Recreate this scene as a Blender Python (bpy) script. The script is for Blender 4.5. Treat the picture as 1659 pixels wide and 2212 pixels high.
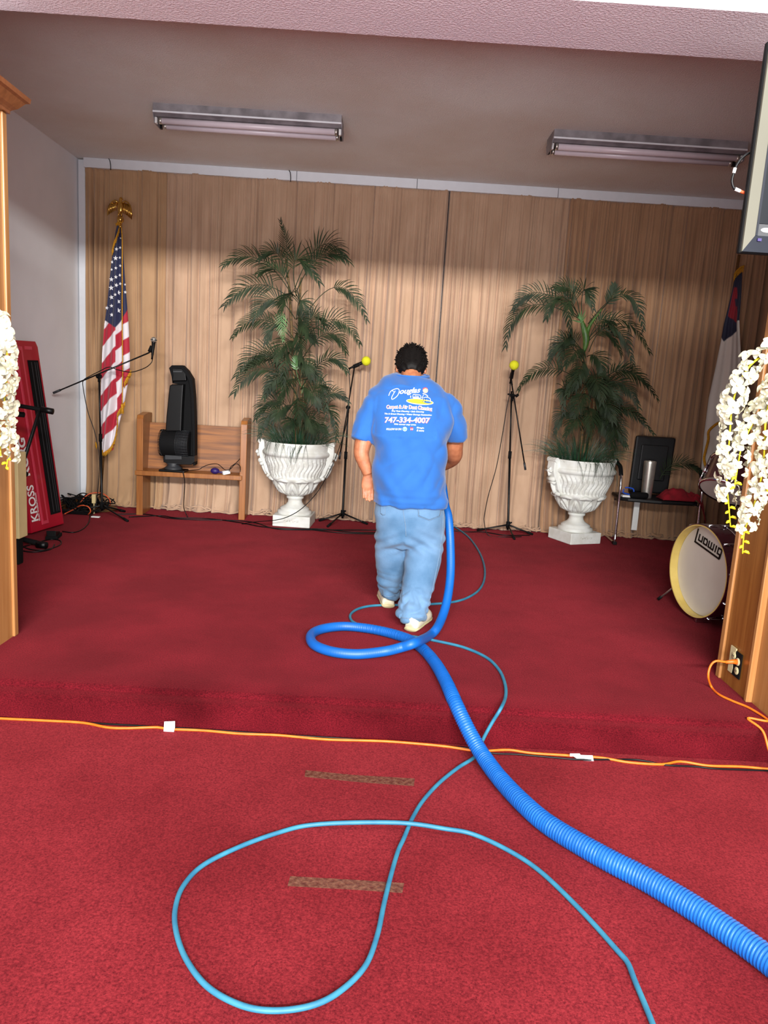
import bpy, bmesh, math, random
from mathutils import Vector, Matrix, Quaternion, noise
from mathutils.bvhtree import BVHTree
PI = math.pi
C = bpy.context.scene.collection
for o in list(bpy.data.objects): bpy.data.objects.remove(o)
S = bpy.context.scene
# ------------------------------------------------------------------ camera
FPX = 1605.0; HC = 1.37
RM = [[0.998116637, 0.060631523, 0.009327189], [0.001116612, -0.169976982, 0.9854474], [0.061334584, -0.983581031, -0.169724556]]
cam = bpy.data.cameras.new('camera'); co = bpy.data.objects.new('camera', cam); C.objects.link(co)
cam.sensor_fit = 'HORIZONTAL'; cam.sensor_width = 36.0; cam.lens = FPX/1659*36.0; cam.clip_start = 0.05
M = Matrix.Identity(4)
for i in range(3):
    M[i][0] = RM[i][0]; M[i][1] = -RM[i][1]; M[i][2] = -RM[i][2]
M[2][3] = HC
co.matrix_world = M; S.camera = co
# ------------------------------------------------------------------ light
S.view_settings.view_transform = 'Standard'; S.view_settings.look = 'None'
S.view_settings.exposure = 0.17; S.view_settings.gamma = 1.0; S.view_settings.use_curve_mapping = False
w = bpy.data.worlds.new('world'); S.world = w; w.use_nodes = True
w.node_tree.nodes['Background'].inputs[0].default_value = (0.93, 0.97, 1.0, 1)
w.node_tree.nodes['Background'].inputs[1].default_value = 0.5
def area(name, loc, target, sx, sy, power, col):
    l = bpy.data.lights.new(name, 'AREA'); l.shape = 'RECTANGLE'; l.size = sx; l.size_y = sy; l.energy = power; l.color = col
    o = bpy.data.objects.new(name, l); C.objects.link(o); o.location = loc
    o.rotation_euler = (Vector(target)-Vector(loc)).to_track_quat('-Z', 'Y').to_euler()
    return o
# daylight from the high windows at the back of the nave, and the nave's ceiling lamps
area('nave_window_light', (0.9, -4.6, 3.75), (0.1, 7.0, 1.3), 5.6, 0.45, 1600, (1.0, 0.985, 0.95))
area('nave_ceiling_lamp', (0.0, 1.5, 4.3), (0.0, 2.6, 0), 4.0, 1.2, 62, (1.0, 0.97, 0.93))
area('ceiling_fill_light', (0.0, -2.9, 0.8), (0.0, 2.0, 3.8), 5.0, 1.3, 400, (0.96, 0.98, 1.0))  # added fill, no door there: low unseen panel aimed up to brighten the stage ceiling
area('nave_ceiling_lamp', (0.0, -1.6, 4.3), (0.0, -0.6, 0), 4.0, 1.2, 36, (1.0, 0.97, 0.93))

# ------------------------------------------------------------------ pixel -> place helpers (real planes of the room)
def ray(u, v):
    a, b = u-829.5, v-1106.0
    return Vector([RM[i][0]*a+RM[i][1]*b+RM[i][2]*FPX for i in range(3)])
CAM = Vector((0, 0, HC))
def onz(u, v, z=0.0):
    d = ray(u, v); return CAM+d*((z-HC)/d.z)
def ony(u, v, y):
    d = ray(u, v); return CAM+d*(y/d.y)
def onx(u, v, x):
    d = ray(u, v); return CAM+d*(x/d.x)
# ------------------------------------------------------------------ materials
MT = {}
def lin(c):
    return tuple(((x/255)/12.92 if x/255 <= 0.04045 else ((x/255+0.055)/1.055)**2.4) for x in c)
def mat(name, rgb, rough=0.6, metal=0.0, var=0.0, scale=20.0, stretch=None, bump=0.0, bscale=None, sheen=0.0, coat=0.0, rgb2=None, spec=None, detail=4, alpha=1.0):
    """rgb is sRGB 0-255; procedural noise varies the colour between rgb and rgb2 and gives the bump"""
    m = bpy.data.materials.new(name); m.use_nodes = True; MT[name] = m
    nt = m.node_tree; b = nt.nodes['Principled BSDF']
    c1 = lin(rgb); c2 = lin(rgb2) if rgb2 else tuple(x*(1-var) for x in c1)
    b.inputs['Roughness'].default_value = rough; b.inputs['Metallic'].default_value = metal
    if sheen: b.inputs['Sheen Weight'].default_value = sheen; b.inputs['Sheen Roughness'].default_value = 0.5
    if coat: b.inputs['Coat Weight'].default_value = coat
    if spec is not None: b.inputs['Specular IOR Level'].default_value = spec
    if alpha < 1: b.inputs['Alpha'].default_value = alpha
    tc = nt.nodes.new('ShaderNodeTexCoord'); mp = nt.nodes.new('ShaderNodeMapping')
    nt.links.new(tc.outputs['Object'], mp.inputs[0])
    if stretch: mp.inputs['Scale'].default_value = stretch
    n = nt.nodes.new('ShaderNodeTexNoise'); n.inputs['Scale'].default_value = scale; n.inputs['Detail'].default_value = detail
    nt.links.new(mp.outputs[0], n.inputs['Vector'])
    cr = nt.nodes.new('ShaderNodeValToRGB'); cr.color_ramp.elements[0].position = 0.35; cr.color_ramp.elements[1].position = 0.65
    cr.color_ramp.elements[0].color = (*c2, 1); cr.color_ramp.elements[1].color = (*c1, 1)
    nt.links.new(n.outputs['Fac'], cr.inputs[0]); nt.links.new(cr.outputs[0], b.inputs['Base Color'])
    if bump:
        n2 = nt.nodes.new('ShaderNodeTexNoise'); n2.inputs['Scale'].default_value = bscale or scale; n2.inputs['Detail'].default_value = 3
        nt.links.new(mp.outputs[0], n2.inputs['Vector'])
        bp = nt.nodes.new('ShaderNodeBump'); bp.inputs['Strength'].default_value = min(1.0, bump); bp.inputs['Distance'].default_value = 0.01
        nt.links.new(n2.outputs['Fac'], bp.inputs['Height']); nt.links.new(bp.outputs[0], b.inputs['Normal'])
    return m
def carpet(name, c_lo, c_hi, wear, nap):
    m = bpy.data.materials.new(name); m.use_nodes = True; MT[name] = m; nt = m.node_tree; b = nt.nodes['Principled BSDF']
    N = nt.nodes.new; L = nt.links.new
    tc = N('ShaderNodeTexCoord')
    mp = N('ShaderNodeMapping'); mp.inputs['Scale'].default_value = (1, 1, 1.3); L(tc.outputs['Object'], mp.inputs[0])
    a = N('ShaderNodeTexNoise'); a.inputs['Scale'].default_value = 150; a.inputs['Detail'].default_value = 5; a.inputs['Roughness'].default_value = 0.7; L(mp.outputs[0], a.inputs['Vector'])
    r = N('ShaderNodeValToRGB'); r.color_ramp.elements[0].position = 0.33; r.color_ramp.elements[1].position = 0.68
    r.color_ramp.elements[0].color = (*lin(c_lo), 1); r.color_ramp.elements[1].color = (*lin(c_hi), 1); L(a.outputs['Fac'], r.inputs[0])
    g = N('ShaderNodeTexNoise'); g.inputs['Scale'].default_value = 2.2; g.inputs['Detail'].default_value = 6; L(tc.outputs['Object'], g.inputs['Vector'])
    r2 = N('ShaderNodeValToRGB'); r2.color_ramp.elements[0].position = 0.35; r2.color_ramp.elements[1].position = 0.62
    r2.color_ramp.elements[0].color = (*wear, 1); r2.color_ramp.elements[1].color = (1, 1, 1, 1); L(g.outputs['Fac'], r2.inputs[0])
    mx = N('ShaderNodeMix'); mx.data_type = 'RGBA'; mx.blend_type = 'MULTIPLY'; mx.inputs[0].default_value = 1
    L(r.outputs[0], mx.inputs[6]); L(r2.outputs[0], mx.inputs[7]); L(mx.outputs[2], b.inputs['Base Color'])
    b.inputs['Roughness'].default_value = 0.95; b.inputs['Specular IOR Level'].default_value = 0.05
    b.inputs['Sheen Weight'].default_value = nap; b.inputs['Sheen Roughness'].default_value = 0.4; b.inputs['Sheen Tint'].default_value = (1.0, 0.13, 0.16, 1)
    bp = N('ShaderNodeBump'); bp.inputs['Strength'].default_value = 0.7; bp.inputs['Distance'].default_value = 0.005
    L(a.outputs['Fac'], bp.inputs['Height']); L(bp.outputs[0], b.inputs['Normal'])
    return m
def popcorn(name, rgb, rgb2, stain=0.0, sc=105):
    m = bpy.data.materials.new(name); m.use_nodes = True; MT[name] = m; nt = m.node_tree; b = nt.nodes['Principled BSDF']
    N = nt.nodes.new; L = nt.links.new
    tc = N('ShaderNodeTexCoord')
    g = N('ShaderNodeTexNoise'); g.inputs['Scale'].default_value = 0.9; g.inputs['Detail'].default_value = 5; L(tc.outputs['Object'], g.inputs['Vector'])
    r2 = N('ShaderNodeValToRGB'); r2.color_ramp.elements[0].position = 0.32; r2.color_ramp.elements[1].position = 0.6
    r2.color_ramp.elements[0].color = (*lin(rgb2), 1); r2.color_ramp.elements[1].color = (*lin(rgb), 1); L(g.outputs['Fac'], r2.inputs[0]); L(r2.outputs[0], b.inputs['Base Color'])
    b.inputs['Roughness'].default_value = 0.75
    a = N('ShaderNodeTexNoise'); a.inputs['Scale'].default_value = sc; a.inputs['Detail'].default_value = 3; a.inputs['Roughness'].default_value = 0.55; L(tc.outputs['Object'], a.inputs['Vector'])
    v = N('ShaderNodeValToRGB'); v.color_ramp.elements[0].position = 0.42; v.color_ramp.elements[1].position = 0.6; L(a.outputs['Fac'], v.inputs[0])
    bp = N('ShaderNodeBump'); bp.inputs['Strength'].default_value = 0.8; bp.inputs['Distance'].default_value = 0.0045
    L(v.outputs[0], bp.inputs['Height']); L(bp.outputs[0], b.inputs['Normal'])
    return m
def wood(name, c1, c2, axis=2, rough=0.35, sc=1.0):
    m = bpy.data.materials.new(name); m.use_nodes = True; MT[name] = m; nt = m.node_tree; b = nt.nodes['Principled BSDF']
    N = nt.nodes.new; L = nt.links.new
    tc = N('ShaderNodeTexCoord'); mp = N('ShaderNodeMapping')
    s = [22*sc, 22*sc, 22*sc]; s[axis] = 1.2*sc; mp.inputs['Scale'].default_value = s; L(tc.outputs['Object'], mp.inputs[0])
    a = N('ShaderNodeTexNoise'); a.inputs['Scale'].default_value = 1.6; a.inputs['Detail'].default_value = 8; a.inputs['Distortion'].default_value = 0.6; L(mp.outputs[0], a.inputs['Vector'])
    r = N('ShaderNodeValToRGB'); r.color_ramp.elements[0].position = 0.3; r.color_ramp.elements[1].position = 0.7
    r.color_ramp.elements[0].color = (*lin(c2), 1); r.color_ramp.elements[1].color = (*lin(c1), 1); L(a.outputs['Fac'], r.inputs[0]); L(r.outputs[0], b.inputs['Base Color'])
    b.inputs['Roughness'].default_value = rough
    return m
def vcol(name, rough=0.8, sheen=0.0):
    """colour comes from the mesh's own 'dye' attribute (printed cloth)"""
    m = bpy.data.materials.new(name); m.use_nodes = True; MT[name] = m; nt = m.node_tree; b = nt.nodes['Principled BSDF']
    a = nt.nodes.new('ShaderNodeAttribute'); a.attribute_name = 'dye'; nt.links.new(a.outputs['Color'], b.inputs['Base Color'])
    b.inputs['Roughness'].default_value = rough; b.inputs['Sheen Weight'].default_value = sheen
    return m
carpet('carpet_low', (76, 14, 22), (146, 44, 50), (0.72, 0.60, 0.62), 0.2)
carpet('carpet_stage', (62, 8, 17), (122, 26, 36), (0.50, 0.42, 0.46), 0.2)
popcorn('ceiling_pop', (242, 238, 234), (230, 218, 208))
popcorn('beam_pop', (246, 232, 238), (240, 224, 232), sc=85)
mat('wall_paint', (240, 242, 246), 0.7, var=0.04, scale=3, bump=0.05, bscale=80)
mat('trim_white', (228, 232, 238), 0.45, var=0.03)
wood('pillar_wood', (180, 128, 76), (158, 104, 56), 2, 0.35)
wood('pillar_dark', (156, 102, 46), (124, 74, 28), 2, 0.3)
wood('capital_wood', (150, 92, 54), (124, 72, 38), 0, 0.3)
wood('base_wood', (120, 84, 44), (92, 62, 30), 1, 0.5)
wood('pew_wood', (162, 98, 36), (98, 52, 12), 0, 0.55)
wood('pew_side', (168, 108, 54), (138, 82, 38), 2, 0.32)
mat('velvet_a', (186, 149, 112), 0.9, rgb2=(174, 137, 101), scale=3, stretch=(3, 3, 1), sheen=0.3, bump=0.06, bscale=60, detail=8)
mat('velvet_b', (190, 157, 130), 0.9, rgb2=(178, 145, 118), scale=3, stretch=(3, 3, 1), sheen=0.3, bump=0.06, bscale=60, detail=8)
mat('velvet_c', (174, 135, 102), 0.9, rgb2=(162, 124, 92), scale=3, stretch=(3, 3, 1), sheen=0.3, bump=0.06, bscale=60, detail=8)
mat('black', (8, 8, 10), 0.4, spec=0.3, var=0.3)
mat('black_matte', (10, 10, 12), 0.8, spec=0.2, var=0.3, scale=60)
mat('black_leather', (16, 17, 20), 0.45, var=0.3, scale=90, bump=0.04, bscale=300)
mat('dark_grey', (46, 48, 52), 0.5, var=0.2)
mat('chrome', (215, 215, 220), 0.12, 1.0, var=0.08)
mat('steel', (220, 218, 208), 0.36, 0.9, var=0.12, scale=30)
mat('gold', (214, 170, 88), 0.25, 1.0, var=0.25, scale=60)
mat('fringe', (222, 158, 30), 0.85, var=0.4, scale=120, bump=0.6)
mat('white', (240, 240, 238), 0.5, var=0.04)
mat('plaster', (226, 228, 224), 0.65, rgb2=(212, 212, 204), scale=12, bump=0.15, bscale=40)
mat('keyboard_red', (176, 18, 44), 0.28, var=0.15, scale=3, coat=0.3)
mat('keyboard_red_light', (206, 62, 84), 0.3, var=0.1, scale=3, coat=0.3)
mat('cream', (228, 206, 150), 0.6, var=0.08, scale=8)
mat('hose_blue', (8, 92, 178), 0.45, var=0.15, scale=6)
mat('hose_cyan', (48, 120, 146), 0.55, rgb2=(36, 102, 132), scale=14)
mat('orange', (226, 112, 22), 0.5, rgb2=(214, 98, 14), scale=30)
mat('orange_plug', (246, 104, 20), 0.45, var=0.1)
mat('skin', (176, 112, 78), 0.5, rgb2=(156, 94, 64), scale=30, bump=0.08, bscale=200)
mat('palm_skin', (196, 122, 100), 0.5, var=0.1)
mat('hair', (16, 13, 12), 0.6, var=0.4, scale=120, bump=0.15, spec=0.15)
mat('shirt', (24, 90, 164), 0.85, var=0.08, scale=9, sheen=0.2, bump=0.12, bscale=400)
mat('ink_white', (226, 226, 230), 0.6); mat('ink_red', (226, 70, 84), 0.6); mat('ink_yellow', (232, 228, 40), 0.6); mat('ink_cyan', (60, 170, 220), 0.6); mat('ink_dark', (30, 50, 90), 0.6); mat('ink_skin', (236, 190, 160), 0.6)
mat('denim', (98, 132, 166), 0.85, rgb2=(60, 98, 132), scale=5, bump=0.3, bscale=300, sheen=0.15, detail=8)
mat('denim_seam', (112, 138, 166), 0.85, var=0.3, scale=200)
mat('shoe', (224, 216, 192), 0.6, var=0.08); mat('shoe_sole', (196, 182, 140), 0.7, var=0.12)
mat('frond', (44, 58, 34), 0.6, rgb2=(24, 36, 20), scale=9, spec=0.25)
mat('frond_light', (104, 142, 92), 0.45, rgb2=(60, 100, 52), scale=9)
mat('grass', (34, 78, 48), 0.45, rgb2=(22, 50, 34), scale=20)
mat('stalk', (70, 104, 40), 0.5, rgb2=(48, 78, 30), scale=30)
mat('trunk', (112, 84, 44), 0.7, rgb2=(58, 52, 30), scale=18, stretch=(1, 1, 3))
mat('petal', (196, 192, 170), 0.6, rgb2=(176, 170, 142), scale=30)
mat('bud', (226, 214, 30), 0.5, rgb2=(206, 190, 20), scale=40)
mat('foam_yellow', (222, 220, 30), 0.9, var=0.15, scale=200, bump=0.5)
mat('drum_shell', (74, 22, 34), 0.25, rgb2=(52, 12, 22), scale=12, coat=0.5)
mat('drum_hoop', (226, 200, 116), 0.4, rgb2=(214, 186, 98), scale=10)
mat('drum_head', (214, 208, 196), 0.42, rgb2=(206, 200, 188), scale=4)
mat('red_cloth', (150, 10, 32), 0.9, rgb2=(112, 5, 20), scale=9)
mat('blue_plastic', (30, 80, 190), 0.4); mat('purple', (40, 22, 92), 0.5)
mat('tv_bezel', (104, 102, 90), 0.45, 0.0, var=0.1, scale=2)
mat('tv_dark', (18, 22, 34), 0.35, spec=0.2, var=0.1); mat('tv_screen', (10, 16, 24), 0.3, spec=0.15, var=0.2, scale=3)
mat('fixture', (150, 146, 150), 0.5, rgb2=(112, 108, 112), scale=8)
mat('tube_glass', (226, 214, 222), 0.25, var=0.04)
mat('ivory', (206, 194, 150), 0.4, var=0.06)
mat('tape', (134, 92, 72), 0.4, rgb2=(96, 52, 42), scale=60, bump=0.6, alpha=0.48)
mat('tag_paper', (238, 244, 244), 0.5, var=0.03)
mat('orange_cable', (226, 92, 46), 0.5)
mat('print_grey', (120, 128, 132), 0.6)
vcol('flag_cloth', 0.7, 0.2)
# ------------------------------------------------------------------ scene tree helpers
W = {}
def put(o, label=None, cat=None, group=None, kind=None):
    if label: o['label'] = label
    if cat: o['category'] = cat
    if group: o['group'] = group
    if kind: o['kind'] = kind
    return o
def thing(name, label, cat, loc, group=None, rz=0.0):
    o = bpy.data.objects.new(name, None); C.objects.link(o); o.empty_display_size = 0.05
    o.location = loc; o.rotation_euler = (0, 0, rz); W[o.name] = Vector(loc)
    return put(o, label, cat, group)
def obj(name, bm, m, parent=None, smooth=True, local=False, label=None, auto=None):
    """bm is in world coordinates unless local; recentred on the parent's place"""
    me = bpy.data.meshes.new(name); 
    base = W.get(parent.name, Vector((0, 0, 0))) if parent else Vector((0, 0, 0))
    if not local:
        if parent is None:
            lo = [1e9]*3; hi = [-1e9]*3
            for v in bm.verts:
                for i in range(3): lo[i] = min(lo[i], v.co[i]); hi[i] = max(hi[i], v.co[i])
            base = Vector(((lo[0]+hi[0])/2, (lo[1]+hi[1])/2, lo[2]))
        for v in bm.verts: v.co -= base
    bm.normal_update(); bm.to_mesh(me); bm.free()
    for x in (m if isinstance(m, (list, tuple)) else [m]): me.materials.append(MT[x])
    for p in me.polygons: p.use_smooth = smooth
    o = bpy.data.objects.new(name, me); C.objects.link(o)
    if parent: o.parent = parent; W[o.name] = base
    else: o.location = base; W[o.name] = base
    if auto and smooth:
        md = o.modifiers.new('edge', 'EDGE_SPLIT'); md.split_angle = math.radians(auto)
    if label: o['label'] = label
    return o
def struct(name, bm, m, smooth=False, auto=None):
    return put(obj(name, bm, m, None, smooth, auto=auto), kind='structure')
def new(): return bmesh.new()
def box(bm, a, b, bev=0.0, mi=0, M=None):
    x0, y0, z0 = a; x1, y1, z1 = b
    vs = [bm.verts.new(p) for p in [(x0, y0, z0), (x1, y0, z0), (x1, y1, z0), (x0, y1, z0), (x0, y0, z1), (x1, y0, z1), (x1, y1, z1), (x0, y1, z1)]]
    fs = [bm.faces.new([vs[i] for i in f]) for f in [(0, 3, 2, 1), (4, 5, 6, 7), (0, 1, 5, 4), (1, 2, 6, 5), (2, 3, 7, 6), (3, 0, 4, 7)]]
    for f in fs: f.material_index = mi
    if bev:
        es = list({e for f in fs for e in f.edges})
        r = bmesh.ops.bevel(bm, geom=es, offset=bev, segments=2, affect='EDGES', profile=0.5)
        for f in r['faces']: f.material_index = mi
        vs = list({v for f in r['faces'] for v in f.verts} | {v for v in vs if v.is_valid})
    if M: 
        for v in vs: v.co = M @ v.co
    return vs
def prism(bm, pts, off, mi=0, bev=0.0):
    """extrude the polygon pts by the vector off"""
    off = Vector(off); a = [bm.verts.new(p) for p in pts]; b = [bm.verts.new(Vector(p)+off) for p in pts]; n = len(pts)
    fs = [bm.faces.new(a), bm.faces.new(b[::-1])]
    for i in range(n): fs.append(bm.faces.new([a[i], b[i], b[(i+1) % n], a[(i+1) % n]]))
    for f in fs: f.material_index = mi
    bmesh.ops.recalc_face_normals(bm, faces=fs)
    if bev:
        es = list({e for f in fs[:2] for e in f.edges})
        bmesh.ops.bevel(bm, geom=es, offset=bev, segments=2, affect='EDGES', profile=0.5)
def smooth_path(pts, step=0.03):
    P = [Vector(p) for p in pts]; out = []
    P = [P[0]*2-P[1]]+P+[P[-1]*2-P[-2]]
    for i in range(1, len(P)-2):
        a, b, c, d = P[i-1:i+3]; n = max(2, int((c-b).length/step))
        for k in range(n):
            t = k/n; out.append(0.5*((2*b)+(c-a)*t+(2*a-5*b+4*c-d)*t*t+(3*b-a-3*c+d)*t*t*t))
    out.append(P[-2]); return out
def tube(bm, pts, r, n=8, mi=0, cap=True, flat=1.0, up=None):
    P = [Vector(p) for p in pts]; m = len(P); R = r if callable(r) else (lambda t: r[0]+(r[-1]-r[0])*t if isinstance(r, (list, tuple)) else r)
    T = []
    for i in range(m):
        t = (P[min(i+1, m-1)]-P[max(i-1, 0)]); T.append(t.normalized() if t.length > 1e-9 else Vector((0, 0, 1)))
    u = Vector(up) if up else (Vector((0, 0, 1)) if abs(T[0].z) < 0.9 else Vector((1, 0, 0)))
    rings = []
    for i in range(m):
        u = (u-T[i]*u.dot(T[i]));
        if u.length < 1e-6: u = T[i].orthogonal()
        u.normalize(); s = T[i].cross(u); rr = R(i/(m-1) if m > 1 else 0)
        rings.append([bm.verts.new(P[i]+(u*math.cos(a)*flat+s*math.sin(a))*rr) for a in [2*PI*k/n for k in range(n)]])
    for i in range(m-1):
        for k in range(n):
            f = bm.faces.new([rings[i][k], rings[i][(k+1) % n], rings[i+1][(k+1) % n], rings[i+1][k]]); f.material_index = mi
    if cap:
        for q in (rings[0][::-1], rings[-1]):
            f = bm.faces.new(q); f.material_index = mi
    return rings
def rings_loft(bm, rings, cap=True, mi=0):
    R = [[bm.verts.new(p) for p in r] for r in rings]; n = len(R[0])
    for i in range(len(R)-1):
        for k in range(n):
            f = bm.faces.new([R[i][k], R[i][(k+1) % n], R[i+1][(k+1) % n], R[i+1][k]]); f.material_index = mi
    if cap:
        bm.faces.new(R[0][::-1]).material_index = mi; bm.faces.new(R[-1]).material_index = mi
    return R
def lathe(bm, prof, c=(0, 0, 0), n=32, axis=None, mi=0, cap=True):
    """prof: (radius, height) pairs turned about an axis through c"""
    q = Vector((0, 0, 1)).rotation_difference(Vector(axis)) if axis else Quaternion(); c = Vector(c)
    rings = [[c+q @ Vector((r*math.cos(2*PI*k/n), r*math.sin(2*PI*k/n), h)) for k in range(n)] for r, h in prof]
    return rings_loft(bm, rings, cap, mi)
def ellipsoid(bm, c, rx, ry, rz, M=None, nu=20, nv=12, mi=0):
    c = Vector(c); M = M or Matrix.Identity(3)
    rings = [[c+M @ Vector((rx*math.sin(PI*j/nv)*math.cos(2*PI*k/nu), ry*math.sin(PI*j/nv)*math.sin(2*PI*k/nu), -rz*math.cos(PI*j/nv))) for k in range(nu)] for j in range(1, nv)]
    R = rings_loft(bm, rings, False, mi)
    a = bm.verts.new(c+M @ Vector((0, 0, -rz))); b = bm.verts.new(c+M @ Vector((0, 0, rz)))
    for k in range(nu):
        bm.faces.new([a, R[0][(k+1) % nu], R[0][k]]).material_index = mi; bm.faces.new([b, R[-1][k], R[-1][(k+1) % nu]]).material_index = mi
def remeshed(bm, voxel, smooth_it=2):
    """fuse overlapping closed shapes into one skin"""
    me = bpy.data.meshes.new('tmp'); bm.normal_update(); bm.to_mesh(me); bm.free()
    o = bpy.data.objects.new('tmp', me); C.objects.link(o)
    md = o.modifiers.new('r', 'REMESH'); md.mode = 'VOXEL'; md.voxel_size = voxel
    if smooth_it:
        ms = o.modifiers.new('s', 'SMOOTH'); ms.factor = 0.6; ms.iterations = smooth_it
    dg = bpy.context.evaluated_depsgraph_get(); dg.update()
    m2 = bpy.data.meshes.new_from_object(o.evaluated_get(dg))
    b2 = bmesh.new(); b2.from_mesh(m2)
    bpy.data.objects.remove(o); bpy.data.meshes.remove(me); bpy.data.meshes.remove(m2)
    return b2
def text_bm(s, size=1.0, bold=0.0, shear=0.0, align='CENTER', depth=0.0, font_scale=(1, 1)):
    cu = bpy.data.curves.new('t', 'FONT'); cu.body = s; cu.size = size; cu.offset = bold; cu.shear = shear
    cu.align_x = align; cu.align_y = 'CENTER'; cu.extrude = depth; cu.resolution_u = 4
    o = bpy.data.objects.new('t', cu); C.objects.link(o)
    dg = bpy.context.evaluated_depsgraph_get(); dg.update()
    me = bpy.data.meshes.new_from_object(o.evaluated_get(dg)); b = bmesh.new(); b.from_mesh(me)
    bpy.data.objects.remove(o); bpy.data.curves.remove(cu); bpy.data.meshes.remove(me)
    for v in b.verts: v.co.x *= font_scale[0]; v.co.y *= font_scale[1]
    return b
def merge(dst, src, f=None, mi=0):
    mp = {v: dst.verts.new(f(v.co) if f else v.co) for v in src.verts}
    for fc in src.faces:
        try: dst.faces.new([mp[v] for v in fc.verts]).material_index = mi
        except ValueError: pass
    src.free()
# ================================================================== THE SETTING
LOW = -0.19; YB = 7.40; ZC = 3.27; XL = -3.0; XR = 4.1
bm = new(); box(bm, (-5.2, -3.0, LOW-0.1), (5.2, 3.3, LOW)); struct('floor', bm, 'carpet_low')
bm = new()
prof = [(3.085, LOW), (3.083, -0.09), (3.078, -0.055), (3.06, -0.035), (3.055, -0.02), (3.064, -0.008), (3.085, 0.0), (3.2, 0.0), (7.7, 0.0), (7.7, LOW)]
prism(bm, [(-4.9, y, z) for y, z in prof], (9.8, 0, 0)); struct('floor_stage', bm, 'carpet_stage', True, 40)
bm = new(); box(bm, (XL-0.1, 3.5, ZC), (XR+0.1, 7.7, ZC+0.1)); struct('ceiling', bm, 'ceiling_pop')
bm = new(); box(bm, (-5.2, 3.17, 2.875), (5.2, 3.575, 4.4)); struct('ceiling_beam', bm, 'beam_pop')
bm = new(); box(bm, (XL-0.1, 7.52, -0.1), (XR+0.1, 7.7, ZC+0.05)); struct('wall_back', bm, 'wall_paint')
bm = new(); box(bm, (XL-0.1, 3.5, -0.1), (XL, 7.6, ZC+0.05)); struct('wall_left', bm, 'wall_paint')
bm = new(); box(bm, (XR, 3.5, -0.1), (XR+0.1, 7.6, ZC+0.05)); struct('wall_right', bm, 'wall_paint')
bm = new(); box(bm, (-5.2, 3.2, LOW), (-1.93, 3.56, 2.875)); struct('wall_front_left', bm, 'wall_paint')
bm = new(); box(bm, (1.93, 3.2, LOW), (5.2, 3.56, 2.875)); struct('wall_front_right', bm, 'wall_paint')
# plaster above the wooden pillars
bm = new(); box(bm, (-2.05, 3.2, 2.5), (-1.815, 3.57, 2.875)); struct('wall_above_left_pillar', bm, 'wall_paint')
bm = new(); box(bm, (1.80, 3.2, 2.5), (2.05, 3.57, 2.875)); struct('wall_above_right_pillar', bm, 'wall_paint')
bm = new(); box(bm, (XL, 3.6, 0.0), (XL+0.02, 7.5, 0.09), 0.004); struct('baseboard_left', bm, 'base_wood')
bm = new(); box(bm, (XL+0.01, 7.40, 0.0), (XL+0.075, 7.52, 3.26), 0.003); struct('trim_1', bm, 'trim_white')
segs = [(XL+0.075, -0.94), (-0.936, 0.186), (0.19, 1.51), (1.514, XR)]
for i, (a, b) in enumerate(segs):
    bm = new(); box(bm, (a, 7.36, 3.185), (b, 7.52, ZC), 0.003); struct('trim_%d' % (i+2), bm, 'trim_white')
def cap_mold(bm, x0, x1, y0, y1, z):
    rr = []
    for d, h in [(0.0, 0), (0.012, 0.0), (0.012, 0.012), (0.02, 0.02), (0.035, 0.03), (0.06, 0.062), (0.075, 0.068), (0.078, 0.088), (0.0, 0.088)]:
        rr.append([(x0-d, y0-d, z+h), (x1+d, y0-d, z+h), (x1+d, y1+d, z+h), (x0-d, y1+d, z+h)])
    rings_loft(bm, rr)
def pillar(side):
    s = -1 if side == 'left' else 1; X = -1.785 if s < 0 else 1.785
    nm = 'pillar'; lab = ('wooden pillar at the left end of the stage opening, white orchids hanging over it' if s < 0 else 'wooden pillar at the right end of the stage opening with a power outlet near its foot')
    t = thing(nm, lab, 'pillar', (X+s*0.1, 3.3, LOW)); t['kind'] = 'structure'
    bm = new(); xi = X+s*0.012
    box(bm, (min(xi, X+s*0.2), 3.31, LOW), (max(xi, X+s*0.2), 3.60, 2.47)); obj('side_panel', bm, 'pillar_dark' if s > 0 else 'pillar_wood', t, False)
    bm = new(); box(bm, (min(X, X+s*0.03), 3.585, 0), (max(X, X+s*0.03), 3.625, 2.47), 0.005); obj('corner_bead', bm, 'pillar_wood', t, False)
    bm = new(); x2 = X+s*0.03
    box(bm, (min(x2, X+s*0.24), 2.97, LOW), (max(x2, X+s*0.24), 3.312, 2.47), 0.003); obj('front_panel', bm, 'pillar_wood', t, False)
    bm = new(); box(bm, (min(X-s*0.0, x2), 3.295, 0.0), (max(X, x2), 3.318, 2.47), 0.003); obj('corner_bead', bm, 'pillar_wood', t, False)
    bm = new(); cap_mold(bm, min(X, X+s*0.24), max(X, X+s*0.24), 2.97, 3.62, 2.47); obj('capital', bm, 'capital_wood', t, False)
    bm = new(); box(bm, (min(X+s*0.02, X+s*0.24), 3.30, LOW), (max(X+s*0.02, X+s*0.24), 3.33, 2.47)); obj('core', bm, 'pillar_dark', t, False)
pillar('left'); pillar('right')
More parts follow.
